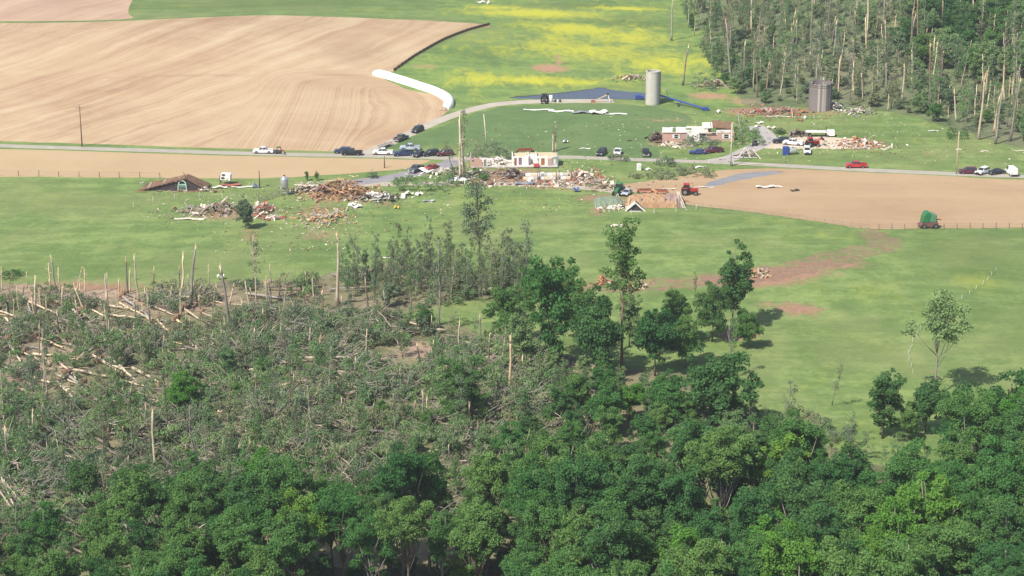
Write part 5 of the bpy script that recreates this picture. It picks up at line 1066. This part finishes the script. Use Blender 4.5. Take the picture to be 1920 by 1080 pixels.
# --- roofless houses
def brick_mat():
    m, nt, out = newmat('red_brick'); c = coords(nt, (1,1,1), (math.pi/2,0,0)); b = N(nt, 'ShaderNodeTexBrick', Scale=4.2)
    b.inputs['Color1'].default_value = (.43,.225,.175,1); b.inputs['Color2'].default_value = (.50,.285,.225,1); b.inputs['Mortar'].default_value = (.45,.38,.33,1); nt.links.new(c, b.inputs['Vector'])
    n = noise(nt, coords(nt), .8, 5, .7); col = mixc(nt, mth(nt, 'MULTIPLY', n, .5), b.outputs[0], (.52,.36,.29)); finish(nt, out, col, .9, .1, b.outputs['Fac'], -.3, .01); return m
M_brick = brick_mat(); M_plas = paint('white_plaster', (.76,.73,.69), .8, .15, 0, .12); M_cream = paint('cream_plaster', (.68,.58,.40), .8, .15, 0, .15)
def wall(parent, x0, y0, x1, y1, h, m, opens=(), th=.22, jag=0.0, name='wall'):
    """a wall from (x0,y0) to (x1,y1) with openings (a, b, z0, z1) along it, its top broken if jag"""
    L = math.hypot(x1-x0, y1-y0); mb = MB(); xs_ = sorted({0, L, *[o[0] for o in opens], *[o[1] for o in opens], *([L*k/7 for k in range(1,7)] if jag else [])})
    tops = []; cur = h-random.random()*jag*.5
    for _ in xs_: tops.append(min(h, max(h-jag, cur))); cur += random.gauss(0, jag*.4)
    for (a, b), ta, tb in zip(zip(xs_, xs_[1:]), tops, tops[1:]):
        op = [o for o in opens if o[0] <= a+1e-6 and b <= o[1]+1e-6]
        for z0, za, zb in ([(0, ta, tb)] if not op else [(0, op[0][2], op[0][2]), (op[0][3], max(ta, op[0][3]), max(tb, op[0][3]))]):
            if max(za, zb)-z0 > .02: mb.prism([(a, z0), (b, z0), (b, max(zb, z0+.01)), (a, max(za, z0+.01))], th)
    o = obj(name, mb, m, parent, (x0, y0, 0), (0,0,math.atan2(y1-y0, x1-x0))); return o
def window(parent, x, y, z0, z1, w, glass=True, shutters=None):
    f = obj('window', MB().box((-w/2,0,(z0+z1)/2), (.1,.1,z1-z0)).box((w/2,0,(z0+z1)/2), (.1,.1,z1-z0)).box((0,0,z1), (w+.1,.1,.1)).box((0,0,z0), (w+.2,.16,.1)).box((0,0,(z0+z1)/2), (w,.06,.06)), M_plas, parent, (x, y, 0))
    if glass: obj('pane', MB().box((0,.03,(z0+z1)/2), (w-.1,.02,z1-z0-.1)), M_glass, f)
    if shutters:
        for s in (-1, 1): obj('shutter', MB().box((s*(w/2+.28),-.05,(z0+z1)/2), (.4,.05,z1-z0)), shutters, parent, (x, y, 0))
# right house
h = thing('brick_house', 'roofless red brick ranch house below the silo, front torn open', 'house', G(1243, 265.5), math.radians(-1))
obj('floor_slab', MB().box((10.2,4.2,.1), (20.8,8.6,.2)), M_conc, h)
wall(h, 0,0, 6.6,0, 2.7, M_brick, [(3.2,4.4,1.0,2.2)]); window(h, 3.8,-.14, 1.0,2.2, 1.2, True, M_plas)
wall(h, 12.6,.6, 15.6,.6, 2.6, M_brick, jag=.7); wall(h, 7.9,.3, 10.3,.3, 1.5, M_brick, jag=.9); wall(h, 15.6,0, 20.4,0, 2.8, M_brick, [(2.0,3.4,1.0,2.3)]); window(h, 18.3,-.14, 1.0,2.3, 1.4, True, M_plas)
wall(h, 20.5,0, 20.5,8.4, 2.9, M_brick, jag=.4); wall(h, 0,.2, -.1,8.2, 2.4, M_brick, jag=1.4)
wall(h, .2,8.3, 12.5,8.3, 2.6, M_plas, [(3,4,.2,2.1),(7,8.6,.9,2.1)], jag=.9); wall(h, 12.5,8.3, 20.3,8.3, 2.7, M_cream, [(2,3.5,1,2.2)], jag=.4)
wall(h, 6.7,.1, 6.7,8.1, 2.7, M_plas, [(4,5,.2,2.1)], .16, .3, 'partition'); wall(h, 6.9,4.3, 13,4.3, 2.6, M_plas, [(.8,1.7,.2,2.1),(3.3,4.6,.8,2.0)], .16, .3, 'partition'); wall(h, 13.1,1.2, 13.1,8.1, 2.6, M_cream, [(2,3,.2,2.1)], .16, .3, 'partition'); wall(h, 9.8,1.5, 9.8,4.2, 2.4, M_plas, (), .16, .8, 'partition'); wall(h, 15.7,4.0, 20.3,4.0, 2.6, M_plas, [(1.2,2.1,.2,2.1)], .16, .2, 'partition')
obj('door_frame', MB().box((0,0,1.2), (.16,.3,2.4)).box((1.0,0,1.2), (.16,.3,2.4)).box((.5,0,2.45), (1.2,.3,.16)), M_plas, h, (6.9,-.02,0))
obj('front_window_frame', MB().box((0,0,1.6), (.14,.2,1.6)).box((2.0,0,1.6), (.14,.2,1.6)).box((1,0,2.4), (2.1,.2,.14)).box((1,0,.8), (2.1,.2,.14)), M_plas, h, (10.5,.4,0)); obj('front_window_glass', MB().box((1,.05,1.6), (1.86,.03,1.46)), paint('purple_glass', (.10,.06,.13), .15, .5), h, (10.5,.4,0))
obj('tie_beam', MB().box((13.5,-.05,2.78), (13.6,.25,.14)), PL['pale'], h); obj('eave_board', MB().box((3.3,-.2,2.78), (6.9,.3,.14)), PL['pale'], h)
obj('ceiling_remnant', MB().box((0,0,0), (7.4,3.4,.12), Euler((.28,-.04,.02)).to_matrix()), PL['white'], h, (15.5,7.0,3.3))
obj('roof_remnant', MB().box((0,0,0), (6.0,3.2,.16), Euler((.5,.1,.05)).to_matrix()), PL['brown'], h, (17.6,6.2,3.6))
for k in range(7): obj('rafter', MB().bar((14.2+k*.9,5.0,2.9), (14.2+k*.9+random.uniform(-.3,.3),8.0,4.0+random.uniform(-.4,.3)), .12), PL['brown'], h)
for k in range(16): obj('fallen_board', PLK[k % 5], PL[random.choice(['pale','white','tan'])], h, (random.uniform(7,15),random.uniform(.3,4),random.uniform(.3,.9)), (random.uniform(-.3,.3),random.uniform(-.5,.5),random.uniform(0,3.1)), .7)
obj('plaster_rubble', rubble_mesh(8, 4, 1.0, 110, 5), PL['white'], h, (10.5,2,.2))['kind'] = 'stuff'
obj('chimney_stump', MB().box((0,0,1.7), (.9,.9,3.4)).mesh('chimney_stump'), M_brick, h, (20.0,6.5,0))
# left house
h = thing('white_walled_house', 'wrecked house with open white rooms and one brick corner', 'house', G(882, 314), math.radians(1.0))
obj('floor_slab', MB().box((12,3.6,.12), (24,7.6,.24)), M_conc, h)
wall(h, 0,0, 3.3,0, 2.6, M_brick, [(.5,1.1,1.6,2.1)], jag=.6); obj('door_frame', MB().box((0,0,1.25), (.22,.3,2.5)).box((.95,0,1.25), (.22,.3,2.5)).box((.48,0,2.55), (1.2,.3,.2)), M_plas, h, (3.6,0,0)); obj('door', MB().box((.48,.05,1.1), (.75,.06,2.2)), PL['grey'], h, (3.6,0,0))
wall(h, .1,.2, .1,7, 2.7, M_brick, jag=.8); wall(h, .2,7.2, 10,7.2, 1.8, M_plas, jag=1.4)
wall(h, 11.6,1.2, 16,1.2, 2.8, M_plas, [(.5,1.2,.2,2.3),(1.7,2.6,.3,2.4)], jag=.25); obj('door', MB().box((0,0,1.25), (.7,.06,2.1)), PL['red'], h, (12.45,1.25,0)); obj('door', MB().box((0,0,1.35), (.9,.06,2.1)), paint('mauve_door', (.22,.17,.22), .6, .2), h, (13.75,1.25,0))
wall(h, 15.2,3.6, 19.2,3.6, 2.8, M_plas, [(1.6,2.1,.2,1.3)], jag=.5); wall(h, 18.2,1.2, 21.3,1.2, 2.8, M_plas, [(.2,.7,.8,2.2),(1.3,2.3,.2,2.2)]); obj('door', MB().box((0,0,1.2), (1.0,.06,2.0)), paint('oak_door', (.33,.14,.05), .6, .2), h, (20.0,1.25,0))
wall(h, 16,1.2, 16,6.8, 2.8, M_plas, (), .18, .1, 'partition'); wall(h, 18.2,1.2, 18.2,6.8, 2.8, M_plas, [(1.5,2.4,.2,2.1)], .18, .1, 'partition'); wall(h, 11.6,1.3, 11.6,6.8, 2.8, M_plas, (), .2, .3, 'partition'); wall(h, 11.6,7, 24,7, 2.4, M_cream, [(4,5.2,1,2.1)], jag=.9)
wall(h, 21.3,.4, 22.2,.4, 2.4, M_brick, jag=.3); wall(h, 22.2,.4, 24.2,2.2, 2.6, M_plas, [(.9,1.8,.2,2.0)]); wall(h, 24.2,2.2, 24.2,6.9, 2.7, paint('painted_shade_wall', (.22,.22,.26), .7, .2), jag=.4)  # shade of the right end wall is put into its blue-grey colour
obj('bed_box', MB().box((0,0,.5), (1.6,1.0,.9)).mesh('bed_box', False, .06), paint('pink_red_cloth', (.45,.09,.09), .8, .1), h, (18.2,.2,0))
for k in range(14): obj('fallen_board', PLK[k % 5], PL[random.choice(['pale','white','tan'])], h, (random.uniform(5,11),random.uniform(.5,6),random.uniform(.3,.9)), (random.uniform(-.3,.3),random.uniform(-.5,.5),random.uniform(0,3.1)), .8)
t = thing('block_wall', 'low white block retaining wall in front of the roofless rooms', 'wall', G(980, 337), math.radians(2))
for row in range(2):
    for k in range(9-row):
        obj('block', MBC('block', lambda: MB().box((0,0,0), (1.42,.6,.78)), False, .04), (M_cream, P_white, M_conc, P_white)[(k*3+row) % 4], t, (.8+k*1.45+(.7 if row % 2 else 0), .9*row, .4+row*.8), (0,0,random.uniform(-.02,.02)))
for k, (x, hgt) in enumerate(((4.0,3.4),(4.5,3.2),(9.0,2.8),(9.7,2.6),(12.8,3.6))): obj('post', MB().tube([(0,0,0),(.1 if k < 4 else .6,0,hgt)], [.11,.1], 6), PL['brown'], t, (x,-.5,0))
t = thing('barrel', 'red barrel standing before the white block wall', 'barrel', G(1017, 333), 0); obj('shell', MB().lathe([(.5,0),(.55,.4),(.55,1.0),(.5,1.4)], 16).mesh('shell', True), P_red, t); obj('lid', MB().lathe([(.46,1.4),(.46,1.46)], 14), P_white, t)
# --- collapsed barn with the green door frame
t = thing('collapsed_barn', 'collapsed dark barn with pale green arched door in its gable', 'barn', G(340, 358), .0)
obj('gable', MB().prism([(-10.5,0),(7.2,0),(5.6,.9),(1.3,3.4),(-2.6,2.6),(-7.5,.7)], .18), PL['dark'], t, (0,.2,0))  # dark front sheet stands in for the shaded barn interior
obj('roof_slope', MB().add([(-11.2,-.3,.25),(1.3,-.3,3.55),(1.0,6.5,2.9),(-10.4,6.5,.3),(-11.2,-.3,.07),(1.3,-.3,3.35),(1.0,6.5,2.7),(-10.4,6.5,.1)], [(0,1,2,3),(7,6,5,4),(0,4,5,1),(1,5,6,2),(2,6,7,3),(3,7,4,0)]), PL['brown'], t)
obj('roof_slope', MB().add([(1.3,-.35,3.6),(6.6,-.3,.5),(6.9,5.5,.6),(1.0,6.5,2.95),(1.3,-.35,3.4),(6.6,-.3,.3),(6.9,5.5,.4),(1.0,6.5,2.75)], [(0,1,2,3),(7,6,5,4),(0,4,5,1),(1,5,6,2),(2,6,7,3),(3,7,4,0)]), PL['brown'], t)
for k in range(9): obj('roof_board', MB().bar((-10+k*1.25,-.42,.45+k*.31), (-10.1+k*1.3,6.0,.55+k*.27), .5, .07), PL[('brown','weathered','red')[k % 3]], t)
M_pg = paint('pale_green_frame', (.42,.60,.48), .6, .2)
dr = obj('door', MB().tube([(-1.15,0,0),(-1.05,0,1.4),(-.85,0,2.3),(-.4,0,2.75),(.4,0,2.75),(.85,0,2.3),(1.05,0,1.4),(1.15,0,0)], [.17]*8, 6), M_pg, t, (.35,-.15,0))
obj('cross_bar', MB().box((0,0,1.75), (2.0,.12,.22)).box((0,0,.1), (2.2,.12,.2)).box((0,0,1.35), (2.0,.08,.1)), M_pg, dr); obj('door_panel', MB().box((0,.08,1.0), (1.9,.06,2.0)), paint('dark_green_panel', (.09,.13,.11), .6, .2), dr)
obj('ridge_pole', MB().tube([(1.2,0,2.9),(1.35,-.3,4.0),(.8,-.4,5.2)], [.16,.13,.06], 6), PL['brown'], t); obj('stub_post', MB().tube([(4.0,.5,0),(4.1,.5,3.4)], [.14,.12], 6), PL['brown'], t)
for k in range(6): a = (5.2+k*.5, .3, 0); obj('bent_rafter', MB().tube([a, (5.4+k*.55,.3,1.7-.15*k), (6.4+k*.4,.3,.3)], [.12,.11,.1], 6), PL[('brown','dark','grey')[k % 3]], t)
for k in range(18): obj('fallen_board', PLK[k % 5], PL[random.choice(['weathered','brown','pale','red'])], t, (random.uniform(-12,10),random.uniform(-1.6,-.4),random.uniform(.1,.5)), (random.uniform(-.2,.2),random.uniform(-.2,.2),random.gauss(0,.5)), .7)
# --- silage bank with torn roof gable
def mound(label, u, v, w, d, hgt, mat, cat, name, rz=0.0, steep=.35, seed=1):
    rg = np.random.default_rng(seed); n, k = 36, 20; V = []; fs = []
    for j in range(k+1):
        for i in range(n+1):
            a, b = 2*i/n-1, 2*j/k-1; e = max(0, 1-abs(a)**5)**.6*max(0, 1-abs(b)**4)**steep
            V.append((a*w/2, b*d/2+.12*math.sin(i*.9), hgt*e*(1+.05*math.sin(i*.37+seed)+.05*math.sin(i*1.1+j*.8)+.05*rg.normal())+(-.3 if e < .02 else 0)))
    for j in range(k):
        for i in range(n): fs.append((j*(n+1)+i, j*(n+1)+i+1, (j+1)*(n+1)+i+1, (j+1)*(n+1)+i))
    t = thing(name, label, cat, G(u, v), rz); obj('bulk', MB().add(V, fs).mesh('bulk', True), mat, t); return t
M_sil = concrete_mat('silage_face', (.21,.12,.065), (.49,.31,.185))
t = mound('orange-brown silage bank with steep torn face', 1222, 384, 13.5, 7.5, 2.5, M_sil, 'silage bank', 'silage_bank', -.03, .7)
heap('splintered boards lying over the silage bank', 1222, 378, 12, 5, 2.9, ['orange','weathered','brown','tan'], 16, 0, 110)
for k in range(5): obj('retaining_board', MB().box((0,0,0), (.35,.14,3.2), Euler((-.2,random.uniform(-.15,.15),0)).to_matrix()), PL[('tan','weathered')[k % 2]], t, (-6+k*3,-3.1,1.4))
for k, x in enumerate((6.2,6.7)): obj('leaning_plank', MB().bar((x+1.8,-3.6,0), (x,-1.0,3.9), .3, .12), PL['pale'], t)
mound('purple-grey earth shoulder at the right end of the silage bank', 1262, 384, 5.5, 6, 2.6, concrete_mat('purple_grey_earth', (.22,.15,.13), (.33,.24,.21)), 'earth bank', 'earth_bank', -.05, .5, 4)  # purple-grey earth, duller than the silage face
mound('grey-green tarped mound at the left of the silage bank', 1141, 384, 7.5, 7, 1.9, concrete_mat('green_tarp', (.13,.17,.115), (.22,.26,.18)), 'tarped mound', 'tarped_mound', .1, .8, 6)
heap('pale boards spilled in front of the tarped mound', 1160, 390, 9, 4, .9, ['pale','tan','white'], 16, 0, 60)
t = thing('torn_roof_gable', 'small white-edged gable roof torn off and set down on grass', 'roof', G(1191, 394), -.05)
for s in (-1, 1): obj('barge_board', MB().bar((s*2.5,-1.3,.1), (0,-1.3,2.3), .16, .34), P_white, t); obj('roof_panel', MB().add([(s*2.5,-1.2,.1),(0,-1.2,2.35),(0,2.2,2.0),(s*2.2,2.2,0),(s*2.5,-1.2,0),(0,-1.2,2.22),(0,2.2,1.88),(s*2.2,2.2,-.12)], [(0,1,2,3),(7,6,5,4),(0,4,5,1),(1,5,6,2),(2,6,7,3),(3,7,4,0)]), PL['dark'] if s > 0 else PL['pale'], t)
obj('gable_shade_sheet', MB().prism([(-2.3,0),(2.3,0),(0,2.1)], .1), PL['dark'], t, (0,-.9,0)); obj('sill_board', MB().box((0,-1.3,.08), (3.0,.2,.14)), P_white, t)  # dark sheet paints the shade inside the torn roof
t = thing('sawhorse', 'pale A-shaped trestle on the tarped mound', 'trestle', G(1158, 378), 0)
for s in (-1, 1):
    for y in (-.3,.3): obj('leg', MB().bar((s*.9,y,0), (0,y*.3,2.2), .14), PL['pale'], t)
# --- wrecked timber frame over scrap by the house lane
t = thing('wrecked_hoop_shed', 'collapsed timber hoop frame over dark scrap beside the house lane', 'wreck', G(1400, 296), .0)
for a, b in (((-2.5,-.6,0),(-.3,.2,3.0)), ((1.0,-.6,.2),(-.2,.3,3.0)), ((1.6,0,2.4),(3.6,-1.4,.2)), ((3.6,-1.4,.2),(3.8,-1.9,-.1))): obj('timber', MB().bar(a, b, .26), PL['pale'], t)
for k in range(4): obj('hoop', MB().tube([(.3+k*.35+1.4*math.cos(th_), k*.3, 2.1*math.sin(th_)) for th_ in [math.pi*i/9 for i in range(10)]], [.11]*10, 6), PL[('grey','weathered')[k % 2]], t)
for k in range(8): obj('scrap_plate', SHT[k % 6], PL[('dark','grey','brown')[k % 3]], t, (-3+k*.75,.2,.5+.1*(k % 3)), (random.uniform(-.8,.8),random.uniform(-.5,.5),k), .6)
for k in range(5): obj('white_board', MB().box((0,0,0), (1.1,.2,.12)), P_white, t, (-3+k*1.3,-.8,.35))
# --- brush and broken branches around the yards
def brush(label, u, v, w, d, h, lm, k=0, twg='twig'):
    L = []; rg = random.Random(int(u+v)); tw = MB()
    for _ in range(int(7+w*d*.28)):
        r = rg.uniform(.5, 1.15); x, y = rg.uniform(-w/2, w/2), rg.uniform(-d/2, d/2); L.append((x, y, h*rg.uniform(.25,.85)*max(.2, 1-(abs(x)/(w*.55))**2), r, r*.75))
    for _ in range(26):
        a = Vector((rg.uniform(-w/2, w/2), rg.uniform(-d/2, d/2), rg.uniform(.1, h))); tw.tube([a, a+Vector((rg.gauss(0,1), rg.gauss(0,.8), rg.uniform(-.3,1.2)))], [.06,.025], 4)
    t = thing('brush_pile', label, 'brush', G(u, v)); obj('foliage', lobes_mesh('brush_leaves', L, 60, .38, 1.1, .1, .6), LM[lm], t); obj('branches', tw, BK[twg], t)['kind'] = 'stuff'
for a in [('long green brush pile of fallen yard trees across the paved drive',815,350,22,12,2.4,'wilt'),('green fallen tree crown behind the left house',925,293,12,9,3.8,'grey'),('dark green fallen crown beside the shattered yard tree',897,336,5,6,3.0,'mid'),('green fallen yard tree right of the brick house',1398,262,9,18,4.2,'wilt'),('brush heaped in front of the right brick house',1310,271,12,7,2.2,'grey'),
 ('brown and green branch pile above the tilled field',1285,327,16,9,1.8,'dull'),('low branch litter left of the branch pile',1225,333,12,6,1.0,'dull'),('uprooted small tree on the verge above the branch pile',1248,310,5,6,2.4,'grey'),('brush lying on the white pickup below the hay meadow',1160,300,6,4,1.6,'dull'),('twiggy brush left of the shattered yard tree',858,333,6,6,3.4,'dull'),('bush at the corner of the stubble strip',699,333,2.2,2.2,1.8,'wilt'),
 ('dark shrub at the hill foot near the pole',1795,258,7,6,3.0,'dark'),('brush at the left foot of the hill behind the silo',1318,168,6,8,7,'grey'),('dark root hole brush at the rear edge of the flattened wood',458,540,8,6,2.0,'grey'),('low brush by the torn roots at the left border',20,520,5,5,1.6,'mid'),('straw-coloured brush at the fence corner',1400,790,5,6,3.0,'dull'),('grey brush heap right of the big round tree',1490,800,10,9,3.2,'dull'),('grey brush heap against the right pasture edge',1560,820,8,8,2.6,'grey'),('low bush behind the gravel yard',1464,251,2.6,3,2.0,'dark'),('rust-brown bush beside the ruined silo',1601,197,2.6,3,2.4,'dull')]: brush(*a)
# --- fine scatter nobody could count
def scrap_field(name, label, polys, sp, mat, smin, smax, seed, cut=.35):
    rg = random.Random(seed); mb = MB()
    for k, poly in enumerate(polys):
        for x, y in scatter(poly, sp, 2600, seed=seed+k):
            if rg.random() < cut: continue
            s = rg.uniform(smin, smax); mb.box((x, y, gh(x, y)+.08), (s*rg.uniform(.8,2.2), s*rg.uniform(.4,1), s*rg.uniform(.15,.6)), Euler((rg.uniform(-.4,.4), rg.uniform(-.4,.4), rg.uniform(0,3.1))).to_matrix())
    tag(obj(name, mb, mat), label, 'debris', None, 'stuff')
yard = [(250,340),(420,345),(700,372),(860,352),(1100,330),(1300,340),(1300,400),(1100,400),(760,420),(650,470),(520,500),(380,470),(250,420)]; upper = [(850,240),(1050,222),(1350,205),(1600,205),(1760,235),(1920,285),(1920,312),(1650,305),(1400,305),(1060,312),(860,318)]; core = [(560,385),(680,385),(680,440),(640,470),(540,470)]
core2 = [(860,296),(950,290),(1060,300),(1160,330),(1180,352),(1060,356),(880,352),(840,340)]; core3 = [(560,345),(760,345),(760,385),(560,385)]; core4 = [(1220,240),(1400,236),(1400,285),(1240,285)]; core5 = [(1400,196),(1640,200),(1640,222),(1400,226)]; core6 = [(1440,250),(1680,250),(1700,300),(1440,292)]; core7 = [(260,340),(500,345),(540,420),(300,420)]
scrap_field('white_scraps', 'tiny white scraps strewn over the pastures and yards', [yard, upper, core, core2, core2, core4, core6, core7], 5.0, PL['white'], .14, .38, 201, .6)
scrap_field('wood_scraps', 'tiny splinters and tan scraps strewn over the pastures and yards', [yard, upper, core, core, core2, core2, core3, core3, core4, core5, core6, core7, core7], 2.6, PL['tan'], .12, .38, 301)
scrap_field('dark_scraps', 'tiny dark and rusty scraps strewn over the pastures and yards', [yard, core, upper, core2, core2, core3, core4, core5, core6, core7], 3.0, PL['brown'], .15, .45, 401)

# ------------------------------------------------------------------ the one person in view
def build_person(label, u, v, rz):
    bm_v = [(0,0,.95),(0,0,1.15),(0,0,1.38),(0,0,1.5),(0,-.02,1.6),(0,-.02,1.72),(.1,0,.9),(.11,.02,.5),(.11,.0,.09),(.11,-.14,.04),(-.1,0,.9),(-.12,-.06,.5),(-.12,.02,.09),(-.12,-.12,.04),(.19,0,1.4),(.25,.03,1.15),(.24,-.06,.92),(.24,-.1,.83),(-.19,0,1.4),(-.27,.02,1.16),(-.2,-.16,1.0),(-.15,-.22,.96)]
    ed = [(0,1),(1,2),(2,3),(3,4),(4,5),(0,6),(6,7),(7,8),(8,9),(0,10),(10,11),(11,12),(12,13),(2,14),(14,15),(15,16),(16,17),(2,18),(18,19),(19,20),(20,21)]
    rad = [.15,.14,.16,.07,.09,.08,.1,.075,.05,.045,.1,.075,.05,.045,.08,.055,.045,.04,.08,.055,.045,.04]
    me = bpy.data.meshes.new('figure'); me.from_pydata(bm_v, ed, []); o = bpy.data.objects.new('figure', me); COL.objects.link(o)
    sk = o.modifiers.new('skin', 'SKIN'); sd = o.modifiers.new('sub', 'SUBSURF'); sd.levels = 1
    for i, r in enumerate(rad): me.skin_vertices[0].data[i].radius = (r, r*.85)
    me.skin_vertices[0].data[0].use_root = True
    dg = bpy.context.evaluated_depsgraph_get(); ev = o.evaluated_get(dg); m2 = bpy.data.meshes.new_from_object(ev); bpy.data.objects.remove(o, do_unlink=True)
    co = [v.co.copy() for v in m2.vertices]; no = [v.normal.copy() for v in m2.vertices]; fs = [tuple(p.vertices) for p in m2.polygons]
    def shell(test, off):
        keep = [f for f in fs if test(sum((co[i] for i in f), Vector())/len(f))]; ids = sorted({i for f in keep for i in f}); mp = {i: k for k, i in enumerate(ids)}
        return MB().add([co[i]+no[i]*off for i in ids], [tuple(mp[i] for i in f) for f in keep]).mesh('cloth', True)
    t = thing('person', label, 'person', G(u, v), rz)
    obj('body', MB().add(co, fs).mesh('body', True), paint('skin_tone', (.42,.25,.18), .6, .3), t)
    obj('shirt', shell(lambda c: .98 < c.z < 1.48 and abs(c.x) < .3 and c.z > .98+.0*c.x and not (abs(c.x) > .19 and c.z < 1.1), .025), paint('coral_red_shirt', (.55,.10,.08), .8, .1), t)
    obj('trousers', shell(lambda c: .12 < c.z <= 1.0 and abs(c.x) < .19, .022), paint('white_trousers', (.62,.60,.56), .8, .1), t)
    obj('hair', shell(lambda c: c.z > 1.68 or (c.z > 1.62 and c.y > .02), .02), paint('brown_hair', (.06,.04,.025), .8, .2), t)
build_person('person in coral red shirt and white trousers standing on the road', 531, 290.5, 2.6)
# ------------------------------------------------------------------ labels of look-alikes: tell them apart by rank and order
def single_out():
    by = {}
    for o in COL.objects:
        if o.parent is None and 'group' in o and 'label' in o: by.setdefault(o['label'], []).append(o)
    NUM = ['first','second','third','fourth','fifth','sixth','seventh','eighth','ninth','tenth','eleventh','twelfth','thirteenth','fourteenth','fifteenth']
    for lab, L in by.items():
        if len(L) < 2: continue
        L.sort(key=lambda o: o.location.y); nr = math.ceil(len(L)/11); per = math.ceil(len(L)/nr)
        for r in range(nr):
            row = sorted(L[r*per:(r+1)*per], key=lambda o: o.location.x/o.location.y)
            rn = '' if nr == 1 else (', nearest rank' if r == 0 else f', {NUM[r] if r < len(NUM) else str(r+1)+"th"} rank back')
            for k, o in enumerate(row): o['label'] = f'{lab}{rn}, {NUM[k]} from left'
single_out()
# ------------------------------------------------------------------ thin summer haze over the whole valley
def build_haze():
    m, nt, out = newmat('thin_haze'); v = N(nt, 'ShaderNodeVolumePrincipled', Density=.00014, Anisotropy=.3); v.inputs['Color'].default_value = (.92,.95,1,1)
    nt.links.new(v.outputs[0], out.inputs['Volume'])
    tag(obj('haze', MB().box((0, 1400, 72), (3700, 3700, 170)), m), 'thin pale summer haze lying over the whole valley', 'haze', None, 'stuff')
build_haze()
